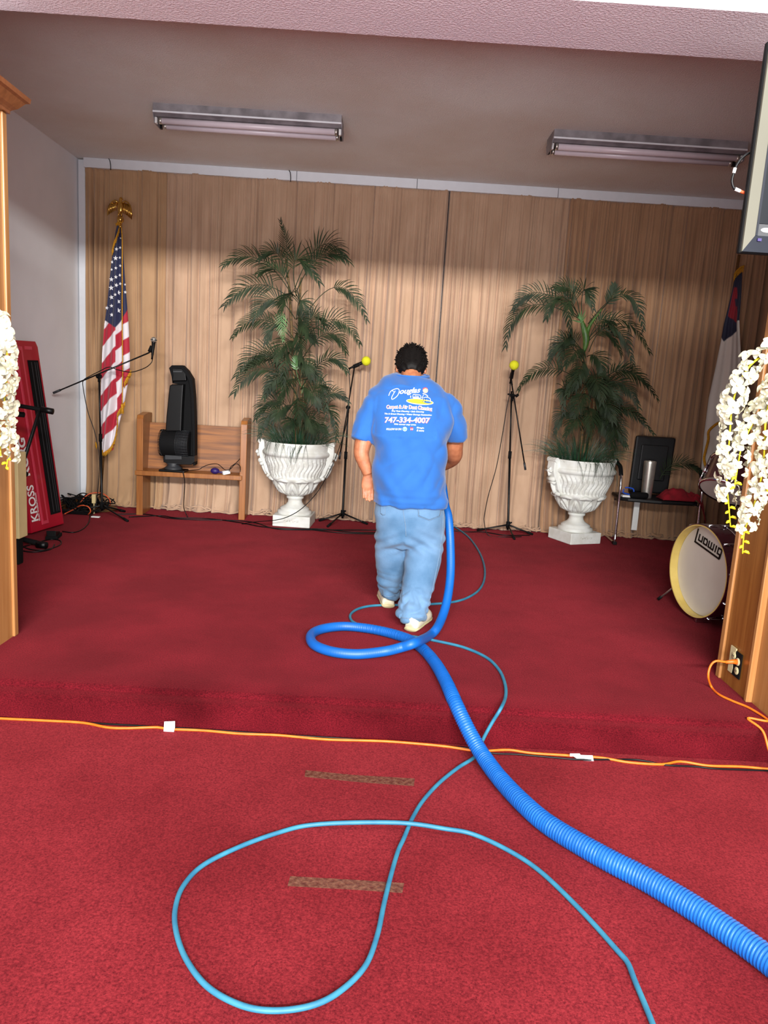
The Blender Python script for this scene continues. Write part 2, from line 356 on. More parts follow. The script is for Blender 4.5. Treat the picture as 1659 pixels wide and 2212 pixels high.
# ================================================================== CEILING LAMPS
def ceiling_lamp(x0, x1, y0, label):
    t = thing('fluorescent_ceiling_lamp', label, 'ceiling light', ((x0+x1)/2, y0+0.16, ZC), 'fluorescent lamps on the stage ceiling')
    bm = new(); prism(bm, [(x0, y0, ZC), (x0, y0, ZC-0.055), (x0, y0+0.05, ZC-0.075), (x0, y0+0.22, ZC-0.075), (x0, y0+0.25, ZC-0.055), (x0, y0+0.25, ZC)], (x1-x0, 0, 0)); obj('housing', bm, 'fixture', t, False)
    bm = new(); box(bm, (x0, y0-0.006, ZC-0.064), (x1, y0+0.004, ZC-0.052), 0.002); obj('rim', bm, 'trim_white', t, False)
    for yy in (y0+0.065, y0+0.185):
        bm = new(); tube(bm, [(x0+0.03, yy, ZC-0.10), (x1-0.03, yy, ZC-0.10)], 0.022, 16); g = obj('fluorescent_tube', bm, 'tube_glass', t)
        for xx in (x0+0.03, x1-0.05):
            bm = new(); tube(bm, [(xx, yy, ZC-0.10), (xx+0.02, yy, ZC-0.10)], 0.0235, 16); obj('tube_cap', bm, 'steel', g)
    for xx in (x0-0.004, x1):
        bm = new(); prism(bm, [(xx, y0, ZC-0.05), (xx, y0+0.05, ZC-0.122), (xx, y0+0.20, ZC-0.122), (xx, y0+0.25, ZC-0.05)], (0.006, 0, 0)); obj('end_plate', bm, 'fixture', t, False)
        for yy in (y0+0.065, y0+0.185):
            bm = new(); box(bm, (xx+(0.004 if xx < x1-0.1 else -0.02), yy-0.016, ZC-0.122), (xx+(0.02 if xx < x1-0.1 else -0.002), yy+0.016, ZC-0.08), 0.003); obj('tube_socket', bm, 'white' if yy < y0+0.1 else 'black', t, False)
ceiling_lamp(-1.80, -0.43, 5.80, 'grey two-tube ceiling lamp above the left palm, not hidden by the television')
ceiling_lamp(1.12, 2.54, 5.80, 'grey two-tube ceiling lamp on the right, its end behind the television')
# ================================================================== CURTAINS
def curtain(px0, px1, m, label, folds, seed, top=0.10, puddle=0.05, dark=0.0, skew=0.0, toff=(0, 0)):
    rnd = random.Random(seed)
    ov = 0.9 if px0 != 947 else 0; ow = 0.9 if px1 != 944.5 else 0
    x0 = ony(px0-ov, 760, YB).x; x1 = ony(px1+ow, 760, YB).x; wd = x1-x0
    n = int(wd/0.0065); rows = [0.0, 0.015, 0.03, 0.05, 0.075, 0.10, 0.14, 0.2, 0.3]+[0.3+0.16*i for i in range(1, 17)]+[2.95, 3.02, 3.06, 3.10, 3.125, 3.135, 3.16, 3.19]
    F = []
    for px, d, wv in folds: F.append((ony(px, 760, YB).x, d*1.7, wv*1.1, rnd.uniform(-0.012, 0.012)))
    x = x0+rnd.uniform(0.02, 0.06)
    while x < x1-0.01:
        F.append((x, rnd.choice((0.012, 0.02, 0.034, 0.05)), rnd.uniform(0.006, 0.018), rnd.uniform(-0.016, 0.016)))
        x += rnd.choice((0.025, 0.035, 0.05, 0.09, 0.16, 0.22))*rnd.uniform(0.8, 1.2)
    G = []; x = x0
    while x < x1: G.append((x, rnd.uniform(0.005, 0.011), rnd.uniform(0.35, 0.9))); x += rnd.uniform(0.014, 0.032)
    bm = new(); grid = []
    for z in rows:
        row = []
        tt = max(0, (z-2.2)/0.9); bb = max(0, (0.3-z)/0.3)
        for i in range(n+1):
            s = i/n; X = x0+(x1-x0)*s; d = 0.012*math.sin(X*9+seed)+0.009*math.sin(X*23+seed*2)
            for fx, fd, fw, sl in F:
                u = X-fx-sl*(z-1.5)
                if abs(u) < fw*6: d += (fd*math.exp(-(u/fw)**2)-0.42*fd*math.exp(-((u-2.2*fw)/(1.5*fw))**2))*(1-0.8*min(1, tt))
            if tt > 0:
                for gx, gw, hh in G:
                    u = X-gx
                    if abs(u) < gw*3: d += 0.016*min(1, tt/hh)*math.exp(-(u/gw)**2)*(1 if z < 3.12 else 0.5)
            if z > 3.12 and z < 3.14: d += 0.008
            y = YB-0.025+d
            ed = min(i, n-i)
            if ed < 2: y += 0.034-0.017*ed
            y = min(y, YB+0.09)
            if bb > 0:
                y -= bb*bb*(0.035+puddle*(0.5+0.5*math.sin(X*31+seed*3)*math.sin(X*7.3+seed)))
                y += 0.012*bb*noise.noise(Vector((X*16, z*26, seed)))*2
            zz = z
            if z < 0.2: zz = max(0.004, z+0.02*bb*noise.noise(Vector((X*11, seed, z*9))))
            if z == 0: zz = 0.004
            if z > 3.17: zz = z+0.004*noise.noise(Vector((X*40, 0, seed)))
            row.append(bm.verts.new((X+skew*(z-1.5)*(s if skew > 0 else 1-s), y, zz)))
        grid.append(row)
    for j in range(len(rows)-1):
        for i in range(n): bm.faces.new([grid[j][i], grid[j][i+1], grid[j+1][i+1], grid[j+1][i]])
    o = obj('curtain', bm, m, None, True); put(o, label, 'curtain', 'velvet curtains along the back wall')
    md = o.modifiers.new('t', 'SOLIDIFY'); md.thickness = 0.004; md.offset = 1
    # the crumpled hem lying on the carpet
    bm = new(); P = []
    X = x0
    while X < x1: P.append((X, YB-0.075-puddle*0.9*(0.5+0.5*math.sin(X*31+seed*3)*math.sin(X*7.3+seed))+rnd.uniform(-0.006, 0.006), 0.010+rnd.uniform(0, 0.012))); X += 0.035
    P.append((x1, YB-0.08, 0.012))
    if len(P) > 2: tube(bm, smooth_path(P, 0.02), lambda t: 0.010+0.003*math.sin(t*wd*60), 6)
    for k in range(int(wd/0.10)):
        X = rnd.uniform(x0, x1-0.1); L = rnd.uniform(0.08, 0.22)
        q = [(min(x1, X+L*s), YB-0.07-rnd.uniform(0, 0.03)-0.03*math.sin(s*3), 0.015+rnd.uniform(0, 0.05)) for s in (0, 0.33, 0.66, 1)]
        tube(bm, smooth_path(q, 0.02), 0.006, 6, flat=1.6)
    obj('hem', bm, m, o)
K = 'velvet_a'
curtain(187, 356, 'velvet_a', 'tan velvet curtain panel at the left edge, behind the striped flag', [(205, .03, .012), (212, .035, .01), (232, .03, .012), (298, .02, .008), (338, .045, .010)], 1, puddle=0.04)
curtain(357, 532, 'velvet_b', 'beige velvet curtain panel behind the pew and the black tower fan', [(370, .03, .01), (400, .02, .02), (412, .03, .012), (450, .02, .012), (470, .03, .008), (500, .02, .008)], 2, puddle=0.10)
curtain(533, 628, 'velvet_b', 'narrow beige velvet curtain panel left of the tallest palm stem', [(541, .04, .01), (548, .04, .008), (556, .03, .01), (600, .02, .02)], 3)
curtain(629, 706, 'velvet_b', 'narrow beige velvet curtain panel behind the tallest palm', [(640, .03, .01), (668, .03, .014), (685, .04, .01), (695, .04, .008)], 4)
curtain(707, 790, 'velvet_b', 'beige velvet curtain panel just right of the tall palm', [(715, .03, .01), (746, .02, .02), (780, .035, .010)], 5)
curtain(791, 944.5, 'velvet_b', 'beige velvet curtain panel ending at the dark gap above the man', [(800, .03, .012), (826, .03, .012), (850, .02, .016), (885, .03, .01), (905, .02, .008), (930, .03, .01)], 6)
curtain(947, 1199, 'velvet_b', 'wide smooth beige curtain panel behind the right-hand round-base microphone stand', [(963, .03, .008), (972, .03, .008), (985, .03, .01), (1030, .02, .012), (1062, .02, .01), (1173, .035, .008), (1180, .03, .008), (1188, .04, .008), (1195, .03, .008)], 7)
curtain(1200, 1418, 'velvet_c', 'brown velvet curtain panel behind the shorter palm', [(1212, .03, .014), (1250, .04, .012), (1258, .03, .01), (1285, .03, .012), (1318, .03, .012), (1328, .03, .01), (1352, .04, .012), (1408, .04, .008)], 8)
curtain(1419, 1560, 'velvet_c', 'brown velvet curtain panel above the black chair', [(1424, .04, .008), (1430, .03, .008), (1455, .02, .01), (1492, .03, .012), (1530, .035, .014)], 9)
curtain(1561, 1745, 'velvet_c', 'brown velvet curtain panel at the right edge behind the white flag', [(1575, .03, .012), (1600, .03, .012), (1630, .04, .014), (1650, .03, .012)], 10)
for px, lab in ((238, 'small dark wire hook above the curtain near the eagle flagpole'), (627, 'small dark wire hook above the curtain over the tall palm')):
    p = ony(px, 372, 7.35); bm = new()
    tube(bm, smooth_path([(p.x-0.012, 7.345, ZC-0.003), (p.x, 7.34, ZC-0.02), (p.x+0.006, 7.345, ZC-0.06), (p.x+0.006, 7.35, 3.17)], 0.01), 0.004, 6)
    put(obj('curtain_hook', bm, 'black'), lab, 'hook')
# ================================================================== CHURCH PEW
t = thing('pew', 'short wooden pew with a striped-grain back, carrying the black tower fan', 'bench', (-1.78, 7.05, 0), rz=math.radians(4))
pr = lambda pts: [Vector(p) for p in pts]
for s in (-1, 1):
    bm = new(); x = -0.51 if s < 0 else 0.45
    prism(bm, [(x, -0.06, 0), (x, 0.24, 0), (x, 0.24, 0.30), (x, 0.29, 0.955), (x, 0.035, 0.935), (x, 0.0, 0.90), (x-0.0, -0.06, 0.42)][:4]+[(x, 0.16, 0.965), (x, -0.04, 0.945), (x, -0.06, 0.91)], (0.06, 0, 0), bev=0.004)
    obj('end_panel', bm, 'pew_side', t, False, local=True)
bm = new(); box(bm, (-0.515, -0.10, 0.385), (0.475, 0.22, 0.43), 0.006); obj('seat', bm, 'pew_side', t, False, local=True)
bm = new(); prism(bm, [(-0.45, 0.13, 0.43), (-0.45, 0.155, 0.43), (-0.45, 0.235, 0.865), (-0.45, 0.21, 0.865)], (0.90, 0, 0)); obj('backrest', bm, 'pew_wood', t, False, local=True)
bm = new(); prism(bm, [(0.45, 0.0, 0.385), (0.45, 0.15, 0.385), (0.45, 0.15, 0.30)], (-0.03, 0, 0)); obj('seat_bracket', bm, 'pew_side', t, False, local=True)
# ================================================================== TOWER FAN on the pew
FY = 7.02
def slab(px, y, d, m, name, par, bev=0.004, mi=0):
    bm = new(); prism(bm, [ony(u, v, y) for u, v in px], (0, d, 0), bev=bev); return obj(name, bm, m, par, False)
fb = ony(385, 1010, FY)
t = thing('tower_fan', 'black tower fan with a grey-edged frame standing on the pew', 'fan', (fb.x, FY+0.03, 0.43))
bm = new(); box(bm, (fb.x-0.16, FY-0.09, 0.43), (fb.x+0.08, FY+0.08, 0.452), 0.008); obj('base', bm, 'black', t, False)
bm = new(); lathe(bm, [(0.085, 0), (0.085, 0.012), (0.062, 0.03), (0.055, 0.045), (0.07, 0.06)], (fb.x-0.045, FY, 0.45)); obj('neck', bm, 'dark_grey', t)
slab([(352, 985), (353, 998), (368, 1004), (414, 1004), (420, 998), (420, 985)], FY-0.05, 0.12, 'black', 'lower_body', t)
slab([(356, 983), (356, 993), (392, 993), (392, 984)], FY-0.06, 0.012, 'dark_grey', 'control_strip', t)
c0 = ony(368, 957, FY); rr = 0.125
bm = new(); tube(bm, [(c0.x-0.075, FY, c0.z), (c0.x-0.06, FY, c0.z), (c0.x+0.17, FY, c0.z+0.0), (c0.x+0.19, FY, c0.z)], lambda q: rr if 0.1 < q < 0.9 else rr*0.9, 36); o = obj('motor_barrel', bm, 'black_matte', t, auto=30)
for k in range(26):
    a = PI*0.5+PI*(k+0.5)/26*1.0+PI*0.0
    y = FY+math.cos(a+PI/2)*rr*1.0; z = c0.z+math.sin(a+PI/2)*rr
    bm = new(); yy = -math.sin(PI*(k+0.5)/26)*rr; zz = math.cos(PI*(k+0.5)/26)*rr
    tube(bm, [(c0.x-0.088, FY+yy*0.9, c0.z+zz*0.97), (c0.x-0.06, FY+yy, c0.z+zz)], 0.0032, 5); obj('fin', bm, 'black', o)
# grille on the right half of the barrel
bm = new()
for k in range(12):
    x = c0.x+0.075+0.010*k; tube(bm, [(x, FY-math.sin(a)*(rr+0.003), c0.z+math.cos(a)*(rr+0.003)) for a in [PI*q/14 for q in range(15)]], 0.0018, 4)
for k in range(1, 14):
    a = PI*k/14; tube(bm, [(c0.x+0.072, FY-math.sin(a)*(rr+0.004), c0.z+math.cos(a)*(rr+0.004)), (c0.x+0.19, FY-math.sin(a)*(rr+0.004), c0.z+math.cos(a)*(rr+0.004))], 0.0018, 4)
obj('grille', bm, 'dark_grey', t)
slab([(357, 932), (359, 900), (364, 850), (366, 833), (371, 830), (396, 830), (393, 880), (391, 932)], FY-0.06, 0.10, 'black', 'air_column', t, 0.01)
slab([(393, 932), (397, 832), (372, 828), (372, 818), (371, 795), (392, 796), (406, 815), (413, 840), (417, 900), (419, 1003), (410, 1003)], FY+0.02, 0.05, 'black_matte', 'back_shell', t, 0.004)
slab([(365, 795), (371, 789), (393, 789), (404, 800), (415, 818), (419, 860), (421, 930), (421, 1005), (417, 1006), (415, 930), (412, 850), (408, 823), (399, 806), (391, 796), (372, 796), (374, 812), (372, 826), (370, 812)], FY-0.03, 0.10, 'black_matte', 'frame', t, 0.003)
slab([(365, 795), (392, 796), (400, 806), (402, 822), (373, 823), (371, 812)], FY-0.02, 0.08, 'black', 'carry_hood', t, 0.004)
slab([(374, 801), (393, 801), (393, 804), (374, 804)], FY-0.024, 0.006, 'dark_grey', 'handle_slot', t, 0)
# things lying on the pew
p = ony(464, 1012, 6.98)
bm = new(); ellipsoid(bm, (p.x, 6.99, 0.462), 0.042, 0.035, 0.03); box(bm, (p.x+0.03, 6.98, 0.445), (p.x+0.075, 7.0, 0.46), 0.004)
put(obj('gadget', bm, 'purple'), 'round purple gadget lying on the pew beside the white adapter', 'gadget')
p = ony(489, 1010, 6.98)
bm = new(); box(bm, (-0.035, -0.022, 0), (0.035, 0.022, 0.036), 0.006, M=Matrix.Translation((p.x, 6.99, 0.437)) @ Matrix.Rotation(0.5, 4, 'Z') @ Matrix.Rotation(-0.2, 4, 'Y'))
put(obj('power_adapter', bm, 'white', smooth=False), 'white power adapter lying on the pew seat', 'adapter')
def cable(pts, r, m, label, name='cable', cat='cable', group=None, step=0.02, n=6):
    bm = new(); tube(bm, smooth_path(pts, step), r, n); return put(obj(name, bm, m), label, cat, group)
q = lambda u, v, y: tuple(ony(u, v, y))
cable([(fb.x+0.06, 7.04, 0.437), q(430, 1014, 7.0), q(436, 1010, 7.02), q(450, 1004, 7.02), q(468, 1002, 7.0), q(478, 1008, 6.96), q(486, 1015, 6.93), q(498, 1013, 6.94), q(504, 1006, 6.99), q(512, 1002, 7.0), q(519, 1008, 6.96), q(519, 1019, 6.92)], 0.0035, 'black', 'black cable looping over the purple gadget on the pew')
cable([q(495, 1018, 6.93), q(499, 1008, 6.96), q(510, 1000, 7.02), q(522, 987, 7.08), q(526, 982, 7.1)], 0.0035, 'black', 'black cable climbing to the right end panel of the pew')
cable([q(392, 1012, 6.93), q(395, 1020, 6.91), q(399, 1040, 6.92), q(398, 1070, 6.95), q(397, 1095, 6.98), q(401, 1108, 6.99), (-1.80, 6.97, 0.006)], 0.004, 'black', 'black cable hanging from the pew seat down to the carpet')
# ================================================================== FLAGS
def drape(name_l, left, right, rows, y, mats, colf, folds, par, amp=0.03, n=44, seed=1, bottom_fn=None):
    """a hanging flag: left/right are lists of (v,u) picture rows turned into places at depth y; colf(s,t,u,v)->rgb"""
    def itp(L, v):
        for (v0, u0), (v1, u1) in zip(L, L[1:]):
            if v <= v1: return u0+(u1-u0)*(v-v0)/(v1-v0)
        return L[-1][1]
    bm = new(); lay = bm.loops.layers.float_color.new('dye'); V = []; cols = {}
    v0 = left[0][0]; v1 = left[-1][0]
    for j in range(rows+1):
        v = v0+(v1-v0)*j/rows; r = []
        for i in range(n+1):
            s = i/n; ul = itp(left, v); ur = itp(right, v); vv = v+(bottom_fn(s)*(j/rows)**3 if bottom_fn else 0)
            u = ul+(ur-ul)*s; p = ony(u, vv, y)
            grow = 0.25+0.75*j/rows
            d = sum(a*math.sin(f*s*PI*2+ph+0.4*j/rows) for f, a, ph in folds)*amp*grow
            w_ = bm.verts.new((p.x, y+d-0.02*math.sin(PI*s)*grow, p.z)); r.append(w_); cols[w_] = (s, j/rows, u, vv)
        V.append(r)
    aa = {}; LC = {}
    for v_, (s, tt, u, vv) in cols.items():
        acc = [0, 0, 0]
        for du in (-0.35, 0, 0.35):
            for dv in (-0.7, 0, 0.7):
                cc_ = colf(s, tt, u+du, vv+dv)
                if cc_ not in LC: LC[cc_] = lin(cc_)
                for k_ in range(3): acc[k_] += LC[cc_][k_]/9
        aa[v_] = (*acc, 1)
    for j in range(rows):
        for i in range(n):
            f = bm.faces.new([V[j][i], V[j+1][i], V[j+1][i+1], V[j][i+1]])
            for l in f.loops: l[lay] = aa[l.vert]
    return obj(name_l, bm, mats, par), V, itp
NAVY, RED, WHT = (28, 34, 72), (178, 22, 50), (232, 226, 232)
def pole_stand(par, x, y, top, tilt=0.0, dy=0.0):
    bm = new(); tube(bm, [(x, y, 0.05), (x+tilt, y+dy, top)], 0.012, 12); obj('pole', bm, 'base_wood', par)
    bm = new(); lathe(bm, [(0.16, 0), (0.16, 0.015), (0.10, 0.03), (0.04, 0.05), (0.022, 0.09), (0.018, 0.12)], (x, y, 0)); obj('floor_base', bm, 'base_wood', par)
fx = ony(262, 480, 7.0).x; FYY = 7.0
t = thing('flag_on_pole', 'stars and stripes flag hanging folded from a pole topped by a gold eagle', 'flag', (fx, FYY+0.05, 0))
pole_stand(t, ony(216, 1080, FYY+0.12).x, FYY+0.12, 2.72, fx-ony(216, 1080, FYY+0.12).x-0.01, -0.09)
def usc(s, tt, u, v):
    lim = 708 if u < 248 else 712
    cb = 690+(v-v)  # canton lower edge is a V
    if u < 252: cb = 692+(u-225)*0.60
    else: cb = 708-(u-252)*1.7
    if v < cb: return NAVY
    sl = 1.05 if u < 252 else (1.15 if u < 264 else 0.55)
    off = 0 if u < 252 else (24 if u < 264 else 6)
    k = (v+sl*(u-252)+off)/34.0
    return RED if int(math.floor(k)) % 2 == 0 else WHT
fl, V, itp = drape('flag', [(484, 253), (500, 249), (540, 243), (600, 236), (660, 230), (700, 224), (760, 219), (830, 216), (900, 214), (975, 214)],
    [(484, 261), (500, 264), (540, 266), (600, 270), (660, 275), (700, 278), (760, 281), (800, 281), (830, 277), (880, 268), (920, 258), (975, 246)], 480, FYY, ['flag_cloth'], usc,
    [(1.5, 1.0, 0.4), (3.2, 0.5, 1.0)], t, amp=0.03, n=150, seed=3, bottom_fn=lambda s: -4+5*math.sin(s*3.1))
def star(bm, c, r, rot, mi=0):
    pts = []
    for k in range(10):
        a = PI/2+k*PI/5+rot; q_ = r if k % 2 == 0 else r*0.42; pts.append(bm.verts.new((c[0]+math.cos(a)*q_, c[1], c[2]+math.sin(a)*q_)))
    bm.faces.new(pts)
bm = new()
for u, v, r in [(254, 540, 4), (260, 536, 3), (252, 559, 5), (259, 557, 3), (242, 566, 3.5), (253, 581, 3.5), (260, 575, 3), (241, 583, 3), (253, 600, 4), (259, 595, 3.5), (241, 604, 5), (254, 618, 4.5), (260, 613, 3.5), (241, 623, 5.5), (252, 638, 3.5), (257, 633, 5), (271, 632, 3.5), (271, 615, 2.5), (242, 643, 5), (257, 652, 5), (242, 661, 4), (230, 666, 4), (257, 672, 5.5), (243, 681, 4.5), (261, 515, 2)]:
    vs = min(int((v-484)/(975-484)*480), 480); L, R_ = itp([(484, 253), (500, 249), (540, 243), (600, 236), (660, 230), (700, 224)], v), itp([(484, 261), (500, 264), (540, 266), (600, 270), (660, 275), (700, 278)], v)
    s_ = max(0, min(1, (u-L)/(R_-L))); base = fl.data.vertices[vs*151+int(s_*150)].co+W[fl.name]
    star(bm, (base.x, base.y-0.007, base.z), r*0.0046, random.uniform(-0.3, 0.3))
obj('star_field', bm, 'ink_white', fl, False)
def fringe(par, pts, y, L, m='fringe', name='fringe'):
    bm = new(); P = smooth_path([q(u, v, y) for u, v in pts], 0.008)
    for p, p2 in zip(P, P[1:]):
        for k in range(2):
            a = p.lerp(p2, k/2); tube(bm, [a, a+Vector((random.uniform(-0.006, 0.006), random.uniform(-0.008, 0.004), -L*random.uniform(0.85, 1.1)))], (0.0032, 0.0022), 4)
    tube(bm, P, 0.005, 5); obj(name, bm, m, par)
fringe(t, [(283, 800), (276, 812), (268, 828)], 6.965, 0.05)
fringe(t, [(270, 868), (262, 880), (254, 894), (254, 912), (250, 940), (244, 958), (236, 970), (226, 976), (217, 970)], 6.955, 0.04)
fringe(t, [(206, 955), (210, 962)], 6.96, 0.04)
fringe(t, [(258, 492), (252, 510), (246, 525), (242, 545)], 6.955, 0.035)
bm = new(); tube(bm, smooth_path([q(262, 492, 6.94), q(264, 520, 6.93), q(264, 600, 6.92), q(264, 700, 6.92), q(265, 800, 6.92), q(264, 872, 6.925)], 0.03), 0.005, 6); cd = obj('cord', bm, 'fringe', t)
bm = new(); lathe(bm, [(0.004, 0.0), (0.014, -0.01), (0.012, -0.03), (0.017, -0.09), (0.0, -0.092)], q(264, 872, 6.925), 10); obj('tassel', bm, 'fringe', cd)
bm = new()
for k in range(14): a = k*0.9; tube(bm, [q(254, 484, 6.97), Vector(q(250+k*0.9, 488+4*math.sin(a), 6.94))+Vector((0, 0, 0.02))], 0.006, 5)
obj('rosette', bm, 'fringe', t)
# gold eagle: body, head, legs on a ball, two wings with feathers
c = Vector(q(260, 450, 7.0)); bm = new()
rings_loft(bm, [[c+Vector((r*math.cos(a)+dx, r*0.8*math.sin(a), h)) for a in [2*PI*k/12 for k in range(12)]] for r, h, dx in [(0.004, -0.055, 0), (0.018, -0.045, 0), (0.026, -0.02, 0), (0.029, 0.01, 0), (0.024, 0.04, 0), (0.015, 0.06, 0), (0.016, 0.075, 0.002), (0.013, 0.09, 0.006), (0.004, 0.096, 0.008)]])
tube(bm, [c+Vector((0.008, -0.004, 0.082)), c+Vector((0.028, -0.012, 0.076)), c+Vector((0.031, -0.013, 0.068))], (0.006, 0.001), 6)
for s in (-1, 1): tube(bm, [c+Vector((s*0.012, -0.005, -0.035)), c+Vector((s*0.014, -0.012, -0.07))], (0.010, 0.006), 8)
ea = obj('eagle', bm, 'gold', t)
bm = new(); lathe(bm, [(0.012, -0.14), (0.014, -0.125), (0.026, -0.115), (0.032, -0.095), (0.026, -0.075), (0.012, -0.066)], c, 16); lathe(bm, [(0.01, -0.17), (0.018, -0.16), (0.012, -0.14)], c, 12); obj('ball_finial', bm, 'gold', t)
for s in (-1, 1):
    bm = new(); tip = [(0.020, 0.045), (0.045, 0.062), (0.072, 0.050), (0.094, 0.015), (0.104, -0.03), (0.108, -0.062)]
    for k in range(9):
        f = k/8; a = Vector((0.025+0.06*f, -0.006, 0.045-0.012*f)); b = Vector((0.035+0.078*f**0.8, -0.010, -0.025-0.045*f))
        if s > 0: b = Vector((b.x*0.92, b.y, b.z-0.02))
        tube(bm, [c+Vector((s*v_.x, v_.y-0.002*(k % 2), v_.z)) for v_ in (a, a.lerp(b, 0.5)+Vector((0.008, -0.004, 0.004)), b)], lambda q_: 0.010-0.006*q_, 6, flat=0.4, up=(0, 1, 0))
    tube(bm, [c+Vector((s*x_, -0.006, z_)) for x_, z_ in tip], lambda q_: 0.010-0.007*q_, 8)
    obj('wing', bm, 'gold', ea)
# --- white flag with navy corner and red cross, right edge
t = thing('flag_on_pole', 'white flag with navy corner and red cross on a pole at the far right', 'flag', (3.2, 7.13, 0))
pole_stand(t, 3.13, 7.16, 2.74, 0.06)
def chc(s, tt, u, v):
    if u < 1590.5: nb = 728+(u-1559)*2.0 if u < 1564 else 738-(u-1564)*0.85
    elif u < 1594: nb = 693
    else: nb = 692
    if v < nb:
        # cross: its edge seen slanting
        if v > 621:
            le = 1585-(v-625)*0.21; re = 1591 if not (646 < v < 662) else 1586.5
            bot = 680+(u-1570)*0.9
            if le < u < re and v < bot: return (140, 14, 36)
        return (22, 26, 56)
    return (226, 220, 210)
fl2, V2, i2 = drape('flag', [(588, 1593), (600, 1588), (640, 1579), (700, 1564), (740, 1557), (800, 1545), (860, 1532), (940, 1522), (1020, 1516), (1060, 1513)],
    [(588, 1604), (640, 1602), (690, 1598), (740, 1600), (800, 1603), (900, 1606), (1060, 1604)], 320, 7.12, ['flag_cloth'], chc, [(1.3, 1.0, 0.0), (3.5, 0.4, 0.6)], t, amp=0.03, n=110)
fringe(t, [(1586, 592), (1592, 584), (1600, 577), (1608, 574)], 7.05, 0.06)
bm = new(); P = smooth_path([q(1556, 912, 7.04), q(1545, 918, 7.03), q(1531, 932, 7.03), q(1530, 950, 7.03), q(1524, 975, 7.03), q(1521, 992, 7.03), q(1526, 1012, 7.03), q(1536, 1034, 7.03)], 0.01)
tube(bm, P, 0.014, 6, flat=0.25, up=(0, 1, 0)); obj('gold_edge', bm, 'fringe', t)
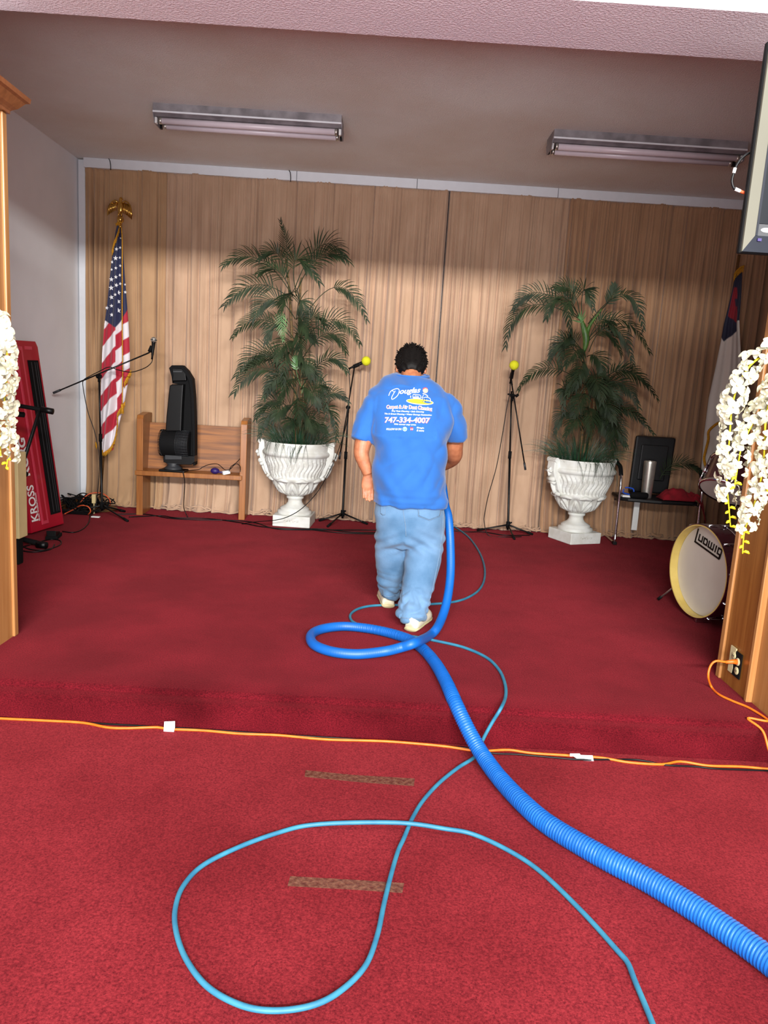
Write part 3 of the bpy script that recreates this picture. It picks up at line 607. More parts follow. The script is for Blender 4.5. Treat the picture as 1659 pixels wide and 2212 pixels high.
# ================================================================== URNS
def urn(cx, cy, rot, label):
    t = thing('garden_urn', label, 'urn', (cx, cy, 0), 'white urns holding the palms', rz=rot)
    bm = new(); box(bm, (-0.175, -0.175, 0), (0.175, 0.175, 0.105), 0.006); obj('plinth', bm, 'plaster', t, False, local=True)
    bm = new(); lathe(bm, [(0.155, 0.10), (0.165, 0.115), (0.160, 0.135), (0.135, 0.145), (0.14, 0.158), (0.12, 0.17), (0.085, 0.19), (0.068, 0.215), (0.066, 0.245), (0.08, 0.252), (0.082, 0.268), (0.07, 0.275)], n=48); obj('foot', bm, 'plaster', t, local=True)
    bm = new(); n = 144; prof = [(0.06, 0.272), (0.10, 0.285), (0.145, 0.31), (0.172, 0.345), (0.197, 0.385), (0.216, 0.42), (0.226, 0.435), (0.232, 0.45), (0.240, 0.48), (0.254, 0.52), (0.269, 0.56), (0.285, 0.60), (0.292, 0.632), (0.296, 0.645), (0.298, 0.655), (0.305, 0.66), (0.318, 0.672), (0.322, 0.69), (0.312, 0.705), (0.300, 0.712), (0.302, 0.74), (0.308, 0.775), (0.312, 0.785), (0.285, 0.787), (0.28, 0.74), (0.27, 0.71)]
    fine = []
    for (r0, h0), (r1, h1) in zip(prof, prof[1:]):
        m_ = max(1, int((h1-h0)/0.008)); fine += [(r0+(r1-r0)*k/m_, h0+(h1-h0)*k/m_) for k in range(m_)]
    fine.append(prof[-1]); rr_ = []
    for r, h in fine:
        row = []
        for k in range(n):
            a = 2*PI*k/n; rad = r
            if 0.46 < h < 0.65:
                e = min(1, (h-0.46)/0.02, (0.65-h)/0.015); a2 = a+0.055*math.sin((h-0.46)*38); rad += e*0.013*(abs(math.cos(a2*20))*2-1.2)
            elif 0.285 < h <= 0.43:
                e = min(1, (h-0.285)/0.03); ph = ((a*8/(2*PI)) % 1)-0.5; hh = (h-0.285)/0.145
                rad += e*0.017*math.cos(22*abs(ph)*(1.15-hh*0.5)-hh*5)*(1-0.3*abs(ph))
            elif 0.43 < h <= 0.46:
                rad += 0.016*abs(math.cos(a*4))**0.5
            row.append((rad*math.cos(a), rad*math.sin(a), h))
        rr_.append(row)
    rings_loft(bm, rr_); obj('bowl', bm, 'plaster', t, local=True)
    for k in range(2):
        for dy in (0,):
            s = -1 if k == 0 else 1; bm = new()
            out = [(0.285, 0.785), (0.352, 0.795), (0.356, 0.70), (0.352, 0.66), (0.340, 0.62), (0.318, 0.585), (0.302, 0.55), (0.286, 0.50), (0.262, 0.47), (0.232, 0.44), (0.22, 0.46), (0.27, 0.60), (0.29, 0.70)]
            prism(bm, [(s*x, -0.055, z) for x, z in out], (0, 0.11, 0), bev=0.008)
            tube(bm, [(s*0.335, -0.064, 0.775), (s*0.335, 0.064, 0.775)], 0.024, 16)
            obj('bracket', bm, 'plaster', t, False, local=True)
            bm = new()
            for x, z, r in ((0.372, 0.672, 0.012), (0.335, 0.595, 0.022), (0.325, 0.565, 0.016), (0.258, 0.455, 0.016)):
                tube(bm, [(s*x, -0.05, z), (s*x, 0.05, z)], r, 14)
            tube(bm, smooth_path([(s*0.35, 0, 0.64), (s*0.365, 0, 0.66), (s*0.385, 0, 0.685)], 0.01), lambda q_: 0.014-0.01*q_, 8, flat=2.2)
            tube(bm, smooth_path([(s*0.35, 0, 0.71), (s*0.30, 0, 0.62), (s*0.31, 0, 0.55), (s*0.27, 0, 0.47)], 0.015), 0.012, 8, flat=2.5)
            obj('scroll', bm, 'plaster', t, local=True)
    for k in range(8):
        a = 2*PI*(k+0.5)/8; bm = new(); P = [(math.cos(a+d)*(0.245+0.004*math.cos(d*12)), math.sin(a+d)*(0.245+0.004*math.cos(d*12)), 0.447-0.012*abs(d)/0.2+0.0) for d in [-0.26+0.52*i/10 for i in range(11)]]
        tube(bm, P, lambda q_: 0.008+0.010*math.sin(PI*q_), 8); obj('leaf_lobe', bm, 'plaster', t, local=True)
    bm = new(); lathe(bm, [(0.0, 0.70), (0.283, 0.70)], n=24, cap=False); obj('soil', bm, 'black_matte', t, local=True)
    # worn scribbled relief on the plinth front
    bm = new()
    rnd = random.Random(5)
    for k in range(9):
        x = 0.0+0.016*k; tube(bm, smooth_path([(x-0.06+rnd.uniform(-.004, .004), -0.176, 0.06+rnd.uniform(-.012, .012)) for _ in range(4)], 0.005), 0.0012, 4)
    obj('worn_mark', bm, 'steel', t, local=True)
    return t
urn(-0.785, 6.98, math.radians(-3), 'white plaster urn with wavy flutes under the taller palm, cable across its foot')
urn(1.905, 7.0, math.radians(24), 'white plaster urn with wavy flutes under the shorter palm beside the chair')
# ================================================================== PALMS
rnd = random.Random(11)
def frond_bm(bm, P0, PM, P2, L=0.16, n=20, start=0.22, wid=0.0125, droop=0.5, facing=None, rs=0.0045):
    P0, PM, P2 = Vector(P0), Vector(PM), Vector(P2); Cc = PM*2-(P0+P2)*0.5
    B = lambda t: P0*(1-t)**2+Cc*2*t*(1-t)+P2*t*t; D = lambda t: ((Cc-P0)*(1-t)+(P2-Cc)*t).normalized()
    tube(bm, [B(i/14) for i in range(15)], lambda q_: rs*(1-0.75*q_), 5)
    nr = Vector(facing) if facing else Vector((rnd.uniform(-0.5, 0.5), -1, rnd.uniform(-0.2, 0.9)))
    for i in range(n):
        f = start+(1-start)*(i+0.5)/n
        for s in (-1, 1):
            ff = min(1, f+rnd.uniform(-0.01, 0.01)); p = B(ff); tg = D(ff); sd = tg.cross(nr)
            if sd.length < 0.2: sd = tg.orthogonal()
            sd.normalize(); sd *= s; fr = (f-start)/(1-start)
            ln = L*1.08*(0.55+0.45*math.sin(PI*min(1, fr*1.15+0.12)))*rnd.uniform(0.85, 1.1)*(1.0 if fr < 0.85 else 0.8)
            d = (sd*(0.85-0.45*fr)+tg*(0.55+0.5*fr)+nr.normalized()*rnd.uniform(-0.15, 0.25)).normalized()
            pts = [p]; q_ = p.copy(); dd = d.copy()
            for k in range(4):
                q_ = q_+dd*ln/4; pts.append(q_.copy()); dd = (dd+Vector((0, 0, -droop*(0.25+0.3*k))) * 0.5).normalized()
            wv = dd.cross(nr);
            if wv.length < 0.1: wv = Vector((0, 0, 1))
            wv.normalize(); ws = [0.35, 1.0, 0.85, 0.55, 0.06]
            a = [bm.verts.new(pt+wv*wid*0.5*w_) for pt, w_ in zip(pts, ws)]; b = [bm.verts.new(pt-wv*wid*0.5*w_) for pt, w_ in zip(pts, ws)]
            for k in range(4): bm.faces.new([a[k], a[k+1], b[k+1], b[k]])
def palm(label, root, stems, fronds, fill, tuft, yc):
    t = thing('potted_palm', label, 'palm plant', (root[0], root[1], 0.70), 'palms in the white urns')
    for st in stems:
        bm = new(); tube(bm, smooth_path(st, 0.05), (0.017, 0.010), 8); obj('stem', bm, 'trunk', t)
    for bx, mx, tx, L, kw in fronds:
        y0 = kw.get('y0', yc); y2 = kw.get('y2', yc+rnd.uniform(-0.22, 0.10)); bm = new()
        frond_bm(bm, q(*bx, y0), q(*mx, (y0+y2)/2), q(*tx, y2), L, kw.get('n', 20), kw.get('start', 0.25), kw.get('wid', 0.0135), kw.get('droop', 0.75), kw.get('facing'))
        obj('frond', bm, kw.get('m', 'frond'), t)
    for u, v, du, dv, L in fill:
        bm = new(); p = Vector(q(u, v, yc)); e = Vector(q(u+du, v+dv, yc-rnd.uniform(0.12, 0.38))); m_ = p.lerp(e, 0.5)+Vector((0, -0.04, 0.07))
        frond_bm(bm, p, m_, e, L, 18, 0.15, 0.0135, 0.8); obj('frond', bm, 'frond', t)
    u0, u1, v0, vt, cy = tuft; bm = new()
    for k in range(430):
        a = rnd.uniform(0, 2*PI); r = 0.22*math.sqrt(rnd.random()); cx = root[0]+r*math.cos(a)*1.1; cyy = cy+r*math.sin(a)
        L = rnd.uniform(0.18, 0.42); out = Vector((math.cos(a), math.sin(a), 0))*rnd.uniform(0.15, 1.0)*(0.3+r*3.2); up = rnd.uniform(0.5, 1.1); out.y *= 0.35 if out.y > 0 else 1
        d = Vector((out.x, out.y, up)).normalized(); p = Vector((cx, cyy, 0.74)); pts = [p.copy()]
        for i in range(5):
            p = p+d*L/5; pts.append(p.copy()); d = (d+Vector((out.x*0.15, out.y*0.15, -0.16-0.06*i))).normalized()
        wv = d.cross(Vector((0, -1, 0.2))).normalized()*0.0035
        A = [bm.verts.new(x+wv*(1-i/5.5)) for i, x in enumerate(pts)]; Bv = [bm.verts.new(x-wv*(1-i/5.5)) for i, x in enumerate(pts)]
        for i in range(5): bm.faces.new([A[i], A[i+1], Bv[i+1], Bv[i]])
    # thin blades hanging over the rim
    for k in range(34):
        x = root[0]+rnd.uniform(-0.26, 0.12)*(1 if root[0] < 0 else -1); p = Vector((x, cy-0.22, 0.80)); e = Vector((x+rnd.uniform(-0.10, 0.06), cy-0.345, rnd.uniform(0.58, 0.72)))
        m_ = p.lerp(e, 0.5)+Vector((0, -0.06, 0.07)); P = [p*(1-s)**2+m_*2*s*(1-s)+e*s*s for s in [i/6 for i in range(7)]]
        tube(bm, P, (0.0022, 0.0008), 3)
    g = obj('grass_tuft', bm, 'grass', t)
    for c_ in t.children:
        if c_.name.startswith(('frond',)): 
            pass
    return t
K_ = dict
palm('taller dark green artificial palm in the left urn, top frond reaching into the curtain shadow', (-0.78, 6.97), [
    [(-0.80, 6.97, 0.70), q(640, 900, 6.97), q(632, 760, 6.97), q(626, 640, 6.97), q(618, 560, 6.97)],
    [(-0.74, 6.99, 0.70), q(660, 850, 6.99), q(657, 800, 6.99)], [(-0.84, 6.98, 0.70), q(650, 880, 6.98), q(648, 640, 6.97), q(652, 600, 6.97)]],
    [((618, 585), (620, 540), (606, 478), 0.10, K_(n=18, wid=0.010, droop=0.1, start=0.25)),
     ((632, 640), (560, 560), (484, 572), 0.17, K_()), ((622, 600), (596, 545), (560, 560), 0.12, K_()),
     ((632, 650), (555, 615), (486, 660), 0.18, K_()), ((636, 625), (694, 530), (753, 565), 0.17, K_()),
     ((640, 640), (640, 560), (690, 610), 0.17, K_(wid=0.018)), ((640, 630), (690, 555), (742, 560), 0.16, K_()),
     ((632, 640), (600, 585), (560, 590), 0.16, K_()), ((655, 690), (730, 620), (792, 690), 0.13, K_(start=0.42)),
     ((640, 760), (716, 690), (778, 745), 0.15, K_()), ((645, 790), (705, 720), (748, 762), 0.15, K_()), ((650, 840), (706, 775), (749, 803), 0.13, K_()),
     ((630, 730), (560, 690), (503, 728), 0.13, K_()), ((638, 690), (590, 645), (545, 690), 0.17, K_()),
     ((638, 800), (570, 760), (510, 812), 0.17, K_()), ((640, 850), (570, 795), (505, 850), 0.18, K_()), ((640, 820), (590, 770), (530, 800), 0.16, K_()),
     ((640, 900), (590, 865), (553, 905), 0.14, K_()), ((640, 920), (590, 890), (560, 945), 0.13, K_()),
     ((655, 900), (708, 850), (752, 868), 0.10, K_()), ((655, 930), (705, 880), (728, 950), 0.13, K_()), ((650, 910), (690, 830), (705, 900), 0.13, K_()),
     ((612, 660), (608, 690), (612, 735), 0.09, K_(m='frond_light', droop=0.1, y0=6.8, y2=6.75, n=12, wid=0.009)),
     ((640, 790), (618, 765), (612, 855), 0.12, K_(y2=6.7)), ((640, 760), (670, 690), (700, 700), 0.14, K_()),
     ((645, 760), (655, 720), (680, 740), 0.14, K_()), ((640, 880), (660, 800), (700, 830), 0.13, K_()), ((650, 835), (640, 800), (640, 770), 0.07, K_(m='frond_light', start=0.5, n=8, droop=0.0)), ((652, 850), (660, 815), (668, 790), 0.07, K_(m='frond_light', start=0.5, n=8, droop=0.0)),
     ((640, 690), (650, 650), (662, 720), 0.14, K_()), ((640, 740), (600, 700), (575, 740), 0.15, K_()), ((648, 870), (610, 820), (575, 850), 0.15, K_())],
    [(636, 640, -30, 30, 0.15), (640, 690, 24, 40, 0.15), (636, 740, -40, 40, 0.16), (644, 770, 30, 50, 0.15), (640, 820, -36, 50, 0.16), (650, 840, 40, 40, 0.15), (640, 880, -50, 30, 0.15), (650, 890, 30, 50, 0.15), (645, 860, 0, 60, 0.15), (640, 720, 10, 60, 0.14), (640, 910, -20, 30, 0.13), (655, 915, 50, 20, 0.13), (630, 800, -60, 60, 0.15)],
    (555, 735, 955, 880, 6.97), 6.95)
palm('shorter bushy artificial palm in the right urn with two long fronds arching left', (1.88, 6.97), [
    [(1.86, 6.97, 0.70), q(1262, 900, 6.97), q(1262, 800, 6.97), q(1262, 740, 6.97)],
    [(1.94, 6.97, 0.70), q(1282, 900, 6.97), q(1282, 840, 6.97)], [(1.90, 6.97, 0.70), q(1273, 880, 6.97), q(1266, 800, 6.97), q(1262, 760, 6.97)]],
    [((1254, 690), (1140, 662), (1092, 750), 0.16, K_()), ((1252, 688), (1165, 632), (1110, 668), 0.14, K_()), ((1252, 680), (1235, 628), (1198, 622), 0.13, K_()),
     ((1256, 680), (1262, 625), (1282, 668), 0.14, K_()), ((1254, 690), (1210, 640), (1180, 690), 0.16, K_()), ((1256, 700), (1230, 650), (1232, 720), 0.14, K_()),
     ((1270, 700), (1350, 636), (1390, 712), 0.12, K_(start=0.40)), ((1300, 668), (1322, 640), (1326, 615), 0.10, K_(start=0.2, droop=0.0, n=14)),
     ((1269, 735), (1340, 690), (1405, 765), 0.13, K_()), ((1269, 740), (1330, 710), (1368, 790), 0.13, K_()), ((1272, 760), (1305, 715), (1342, 765), 0.13, K_()), ((1270, 740), (1300, 690), (1330, 720), 0.12, K_()),
     ((1262, 830), (1180, 795), (1120, 842), 0.12, K_()), ((1262, 790), (1220, 740), (1188, 775), 0.13, K_()), ((1262, 780), (1222, 735), (1210, 800), 0.13, K_()), ((1264, 770), (1235, 730), (1225, 745), 0.12, K_()),
     ((1295, 832), (1355, 800), (1420, 862), 0.14, K_()), ((1285, 840), (1340, 800), (1395, 830), 0.13, K_()), ((1275, 850), (1335, 825), (1380, 880), 0.14, K_()),
     ((1275, 905), (1345, 885), (1412, 938), 0.10, K_()), ((1292, 830), (1322, 880), (1322, 985), 0.17, K_(y2=6.7, wid=0.016, droop=0.2)), ((1285, 880), (1300, 900), (1350, 960), 0.15, K_(wid=0.015)),
     ((1255, 930), (1222, 840), (1218, 895), 0.12, K_()), ((1262, 930), (1225, 890), (1200, 935), 0.12, K_()), ((1262, 900), (1240, 840), (1225, 850), 0.14, K_()),
     ((1270, 900), (1290, 820), (1330, 850), 0.15, K_()), ((1272, 890), (1262, 830), (1290, 860), 0.15, K_()), ((1275, 920), (1330, 880), (1390, 905), 0.11, K_()),
     ((1262, 760), (1258, 710), (1252, 690), 0.10, K_(m='frond_light', n=5, start=0.7, droop=0.0))],
    [(1262, 760, -40, 30, 0.15), (1268, 770, 36, 40, 0.15), (1262, 800, -36, 50, 0.15), (1270, 810, 30, 60, 0.15), (1264, 850, -30, 60, 0.15), (1275, 860, 50, 50, 0.16), (1262, 900, -40, 40, 0.14), (1275, 900, 40, 50, 0.15), (1268, 880, 5, 60, 0.15), (1280, 840, 60, 30, 0.14), (1290, 900, 60, 60, 0.15), (1262, 780, -20, 60, 0.15)],
    (1185, 1345, 985, 900, 6.97), 6.95)
# bright green sheath of the right palm
bm = new(); tube(bm, smooth_path([q(1262, 760, 6.93), q(1266, 730, 6.93), q(1256, 690, 6.94)], 0.02), lambda s: 0.012+0.02*math.sin(PI*s), 8)
tube(bm, smooth_path([q(1266, 725, 6.93), q(1276, 700, 6.94), q(1300, 668, 6.94)], 0.02), (0.02, 0.006), 8)
pt = [o for o in bpy.data.objects if o.name.startswith('potted_palm')][-1]
obj('leaf_sheath', bm, 'stalk', pt)
# loose frond over the chair arm
bm = new(); frond_bm(bm, q(1425, 1035, 6.95), q(1470, 1000, 6.93), q(1536, 1040, 6.9), 0.12, 26, 0.05, 0.009, 0.25, (0.1, -1, 0.6))
put(obj('palm_frond', bm, 'frond'), 'dark palm frond lying across the right arm of the black chair', 'palm leaf')
# ================================================================== MICROPHONE STANDS
def mic_stand(label, base, hub_px, y, legs, head, ztop_px, boom, clutch_px, knob=True):
    t = thing('microphone_stand', label, 'microphone stand', base, 'microphone stands on the stage')
    hub = Vector((base[0], base[1], 0.10)); top = Vector(q(*ztop_px, y)); bm = new()
    tube(bm, [hub-Vector((0, 0, 0.05)), hub, hub.lerp(top, 0.55)], 0.011, 10); obj('lower_pole', bm, 'black', t)
    bm = new(); tube(bm, [hub.lerp(top, 0.5), top], 0.008, 10); obj('upper_pole', bm, 'black', t)
    bm = new(); m_ = hub.lerp(top, 0.53); tube(bm, [m_-Vector((0, 0, 0.035)), m_+Vector((0, 0, 0.035))], 0.016, 12); obj('height_clutch', bm, 'black_matte', t)
    bm = new(); tube(bm, [hub-Vector((0, 0, 0.03)), hub+Vector((0, 0, 0.03))], 0.020, 12); tube(bm, [hub+Vector((0, -0.01, 0.0)), hub+Vector((0.03, -0.02, 0.03))], 0.007, 8); obj('hub', bm, 'black_matte', t)
    for lx, ly in legs:
        bm = new(); e = Vector((base[0]+lx, base[1]+ly, 0.012)); tube(bm, [hub, hub.lerp(e, 0.9), e], 0.008, 8); lg = obj('leg', bm, 'black', t)
        bm = new(); d = (e-hub).normalized(); tube(bm, [e-d*0.05, e+d*0.012], 0.0115, 10); obj('rubber_foot', bm, 'black_matte', lg)
    a, b = Vector(boom[0]), Vector(boom[1]); bm = new(); tube(bm, [a, b], 0.0065, 8); bo = obj('boom_arm', bm, 'black', t)
    bm = new(); d = (a-b).normalized(); tube(bm, [a-d*0.07, a], 0.0105, 10); obj('counterweight_sleeve', bm, 'dark_grey', bo)
    c = Vector(q(*clutch_px, y-0.01)); bm = new(); tube(bm, [c+Vector((-0.0, -0.025, 0)), c+Vector((0, 0.02, 0))], 0.021, 14); tube(bm, [c+Vector((0, -0.05, 0)), c+Vector((0, -0.02, 0))], 0.010, 8); tube(bm, [c-Vector((0, 0, 0.05)), c], 0.012, 8)
    obj('boom_clutch', bm, 'black_matte', t)
    h0, h1 = Vector(head[0]), Vector(head[1]); d = (h1-h0).normalized(); bm = new(); tube(bm, [h0-d*0.0, h0+d*0.055], 0.018, 12); tube(bm, [h0, b], 0.008, 6); obj('microphone_clip', bm, 'black_matte', t)
    return t
def microphone(a, b, label, ball, rad):
    a, b = Vector(a), Vector(b); d = (b-a).normalized()
    t = thing('microphone', label, 'microphone', a, 'microphones on the stands')
    bm = new(); lathe(bm, [(0.0085, -0.03), (0.0085, 0.0), (0.011, 0.01), (0.013, 0.05), (0.017, 0.115), (0.021, 0.125)], a, 16, d); obj('handle', bm, 'black', t)
    bm = new()
    e = a+d*(0.125+rad*0.6)
    ellipsoid(bm, e, rad, rad, rad, nu=20, nv=12); g = obj('foam_windscreen' if ball == 'foam_yellow' else 'grille', bm, ball, t)
    if ball != 'foam_yellow':
        bm = new(); lathe(bm, [(rad*0.98, -0.004), (rad*1.06, -0.003), (rad*1.06, 0.003), (rad*0.98, 0.004)], e, 20, d); obj('ring', bm, 'dark_grey', g)
    return t
Y1 = 6.80; b1 = (onz(209, 1120).x, 6.80, 0)
mic_stand('black boom microphone stand in front of the striped flag', b1, None, Y1, [(-0.32, 0.05), (0.30, -0.20), (0.12, 0.24)], (q(323, 760, 6.74), q(331, 742, 6.74)), (214, 812), (q(115, 849, 6.70), q(322, 762, 6.74)), (214, 813))
microphone(q(329, 769, 6.73), q(332, 738, 6.73), 'black microphone with a silver ball on the boom stand by the flag', 'steel', 0.027)
cable([q(329, 775, 6.73), q(328, 782, 6.72), q(318, 792, 6.72), q(300, 800, 6.73), q(280, 804, 6.75), q(255, 799, 6.76), q(235, 793, 6.76), q(215, 802, 6.77), q(195, 812, 6.80), q(180, 822, 6.82), q(180, 840, 6.82), q(190, 890, 6.80), q(205, 935, 6.79), q(214, 985, 6.78), q(213, 1040, 6.78), q(207, 1090, 6.76), (b1[0]-0.06, 6.70, 0.006)], 0.004, 'black', 'black microphone cable looping from the boom stand by the flag')
b2 = (-0.335, 7.16, 0)
mic_stand('black microphone stand left of the man, its boom folded down', b2, None, 7.16, [(-0.22, 0.02), (0.24, 0.0), (-0.12, -0.24)], (q(764, 792, 7.1), q(771, 789, 7.1)), (753, 870), (q(733, 992, 7.1), q(765, 797, 7.1)), (752, 880))
microphone(q(759, 794, 7.1), q(777, 786, 7.1), 'microphone with a yellow foam ball on the stand left of the man', 'foam_yellow', 0.044)
cable([q(757, 796, 7.09), q(754, 804, 7.08), q(756, 840, 7.08), q(753, 880, 7.08), q(745, 930, 6.98), q(722, 995, 6.86), q(700, 1040, 6.85), q(680, 1070, 6.62), q(650, 1100, 6.58), q(620, 1117, 6.60), q(592, 1124, 6.62), (-1.1, 6.72, 0.05), (-1.25, 6.8, 0.006)], 0.004, 'black', 'black cable hanging from the left yellow-foam microphone across the urn')
b3 = (1.275, 7.08, 0)
mic_stand('black microphone stand right of the man, boom hanging straight down', b3, None, 7.08, [(-0.27, 0.10), (0.25, 0.06), (0.03, -0.22)], (q(1104, 818, 7.02), q(1106, 808, 7.02)), (1105, 845), (q(1135, 1015, 7.05), q(1106, 832, 7.03)), (1107, 855))
microphone(q(1103, 822, 7.0), q(1108, 800, 6.96), 'microphone with a yellow foam ball on the stand right of the man', 'foam_yellow', 0.044)
cable([q(1102, 828, 7.0), q(1101, 850, 7.0), q(1095, 880, 7.0), q(1085, 940, 7.0), q(1072, 1010, 7.0), q(1055, 1070, 7.0), q(1047, 1110, 7.0), q(1046, 1128, 6.99), (1.08, 6.97, 0.006), (1.25, 6.94, 0.006), (1.4, 7.0, 0.006)], 0.004, 'black', 'black cable hanging from the right yellow-foam microphone')
bm = new(); p = ony(1107, 852, 7.06); tube(bm, [p+Vector((-0.045, 0, 0)), p+Vector((0.05, 0, -0.01))], 0.008, 8); tube(bm, [p+Vector((0.035, -0.01, -0.0)), p+Vector((0.05, -0.01, -0.015))], 0.018, 10)
obj('wing_knob', bm, 'black_matte', [o for o in bpy.data.objects if o.name.startswith('microphone_stand')][-1])
# ================================================================== KEYBOARD leaning on the left wall
BR = Vector((-2.655, 6.22, 0.03)); BL = Vector((-2.745, 5.83, 0.02)); upv = (Vector((-2.835, 6.17, 1.535))-BR)
t = thing('electronic_keyboard', 'red electronic keyboard standing on end, leaning on the left wall', 'keyboard', tuple((BR+BL)/2))
ex = (BR-BL); nrm = ex.cross(upv).normalized()
if nrm.x < 0: nrm = -nrm
KP = lambda s, v_, d=0.0: BL+ex*s+upv*v_+nrm*d
def kslab(pts, d0, d1, m, name, par=None, bev=0.0, lab=None):
    bm = new(); prism(bm, [KP(s, v_, d0) for s, v_ in pts], nrm*(d1-d0), bev=bev); return obj(name, bm, m, par or t, False, label=lab)
kslab([(0.0, 0.0), (1.0, 0.0), (1.0, 0.97), (0.95, 1.0), (0.04, 1.0), (0.0, 0.97)], -0.065, 0.0, 'keyboard_red', 'case', bev=0.006)
kslab([(0.30, 0.03), (0.50, 0.03), (0.50, 0.97), (0.30, 0.97)], 0.0, 0.012, 'keyboard_red_light', 'raised_panel', bev=0.004)
kslab([(0.34, 0.05), (0.44, 0.05), (0.44, 0.95), (0.34, 0.95)], 0.012, 0.016, 'keyboard_red', 'panel_groove', bev=0.001)
kb = kslab([(0.62, 0.07), (0.93, 0.07), (0.93, 0.90), (0.62, 0.90)], 0.0, 0.006, 'black_matte', 'dark_cover')
for s in (0.70, 0.80, 0.86): kslab([(s, 0.08), (s+0.02, 0.08), (s+0.02, 0.89), (s, 0.89)], 0.006, 0.009, 'dark_grey', 'ridge', kb)
kslab([(0.60, 0.955), (0.80, 0.955), (0.80, 0.972), (0.60, 0.972)], 0.0, 0.004, 'keyboard_red_light', 'end_slot')
def ktext(s_, at, size, name, bold=0.0, sc=(1, 1)):
    b_ = text_bm(s_, size, bold, align='LEFT', font_scale=sc); e2 = ex.normalized(); u2 = upv.normalized(); o_ = KP(*at, 0.0035)
    bm = new(); merge(bm, b_, lambda c: o_+u2*c.x-e2*c.y*1.0); obj(name, bm, 'white', t, False)
ktext('KROSS', (0.14, 0.055), 0.10, 'maker_lettering', 0.002, (1.0, 1.1))
ktext('MUSIC WORKSTATION', (0.26, 0.055), 0.022, 'small_lettering', 0.0005)
ktext('KORG', (0.10, 0.30), 0.11, 'maker_lettering', 0.004)
# ================================================================== KEYBOARD STAND (black, partly behind the left pillar)
t = thing('keyboard_stand', 'black folding keyboard stand with round end caps beside the left pillar', 'keyboard stand', (-2.45, 5.2, 0))
A = Vector(q(18, 872, 5.1)); B_ = Vector(q(113, 889, 5.1))
bm = new(); tube(bm, [A-Vector((0.06, 0, -0.005)), B_], 0.014, 10); ar = obj('top_arm', bm, 'black_matte', t)
bm = new(); tube(bm, [B_-Vector((0.075, 0, -0.01)), B_+Vector((0.005, 0, 0))], 0.021, 12); obj('end_cap', bm, 'black', ar)
bm = new(); tube(bm, [q(20, 893, 5.3), q(52, 896, 5.3)], 0.019, 12); obj('rear_arm', bm, 'black_matte', t)
bm = new(); tube(bm, [q(86, 886, 5.1), q(38, 1038, 5.1), q(33, 1060, 5.1)], 0.019, 4, flat=0.7); obj('leg', bm, 'black', t)
bm = new(); tube(bm, [q(37, 1040, 5.12), q(38, 1165, 5.12)], 0.017, 4); obj('leg', bm, 'black', t)
bm = new(); tube(bm, [q(44, 1024, 5.05), q(56, 1024, 5.02)], 0.019, 12); obj('locking_knob', bm, 'black_matte', t)
f1 = onz(30, 1160, 0.05); f2 = onz(100, 1178, 0.03)
bm = new(); tube(bm, [f1-Vector((0.08, 0.01, 0)), f1, f2], 0.020, 10); ft = obj('foot_bar', bm, 'black_matte', t)
bm = new(); tube(bm, [f2-Vector((0.07, -0.01, 0)), f2], 0.027, 12); obj('end_cap', bm, 'black', ft)
f1 = onz(0, 1196, 0.03); f2 = onz(41, 1202, 0.03)
bm = new(); tube(bm, [f1-Vector((0.1, 0, 0)), f2], 0.018, 10); ft = obj('foot_bar', bm, 'black_matte', t)
bm = new(); tube(bm, [f2-Vector((0.06, 0, 0)), f2], 0.026, 12); obj('end_cap', bm, 'dark_grey', ft)
# cream board and black amplifier box behind the pillar
a, b = ony(0, 1134, 4.9), ony(41, 1134, 4.9); zt = ony(30, 985, 4.9).z
t = thing('wooden_cabinet', 'cream-edged black cabinet half hidden behind the left pillar', 'cabinet', ((a.x+b.x)/2-0.2, 5.0, 0))
bm = new(); box(bm, (b.x-0.42, 4.9, 0.19), (b.x, 5.02, zt+0.02), 0.004); obj('cream_panel', bm, 'cream', t, False)
bm = new(); box(bm, (b.x-0.40, 4.93, 0.0), (b.x-0.02, 5.0, 0.19), 0.01); obj('plinth', bm, 'black_matte', t, False)
# foot pedal
p = onz(116, 1162); t = thing('sustain_pedal', 'small black foot pedal on the carpet at the foot of the red keyboard', 'pedal', (p.x, p.y, 0), rz=0.2)
bm = new(); box(bm, (-0.045, -0.08, 0), (0.045, 0.09, 0.028), 0.004); obj('body', bm, 'black_matte', t, False, local=True)
bm = new(); prism(bm, [(-0.035, -0.085, 0.03), (-0.035, 0.06, 0.03), (-0.035, 0.06, 0.045), (-0.035, -0.085, 0.075)], (0.07, 0, 0), bev=0.004); obj('tread', bm, 'black', t, False, local=True)
g = lambda u, v, z=0.007: tuple(onz(u, v, z))
cable([g(28, 1166), g(60, 1185), g(95, 1188), g(128, 1178), g(130, 1168), g(110, 1165), g(80, 1172), g(45, 1183), g(28, 1186)], 0.005, 'black', 'black cable coiled on the carpet beside the stand at the left pillar')
cable([g(135, 1148), g(160, 1150), g(180, 1142), g(192, 1128), g(195, 1112), g(200, 1095, 0.03)], 0.005, 'black', 'black cable running from the foot pedal to the microphone stand')
cable([g(28, 1178), g(50, 1190), g(80, 1192), g(110, 1186), g(118, 1176)], 0.005, 'black', 'outermost loop of black cable beside the stand at the left pillar')
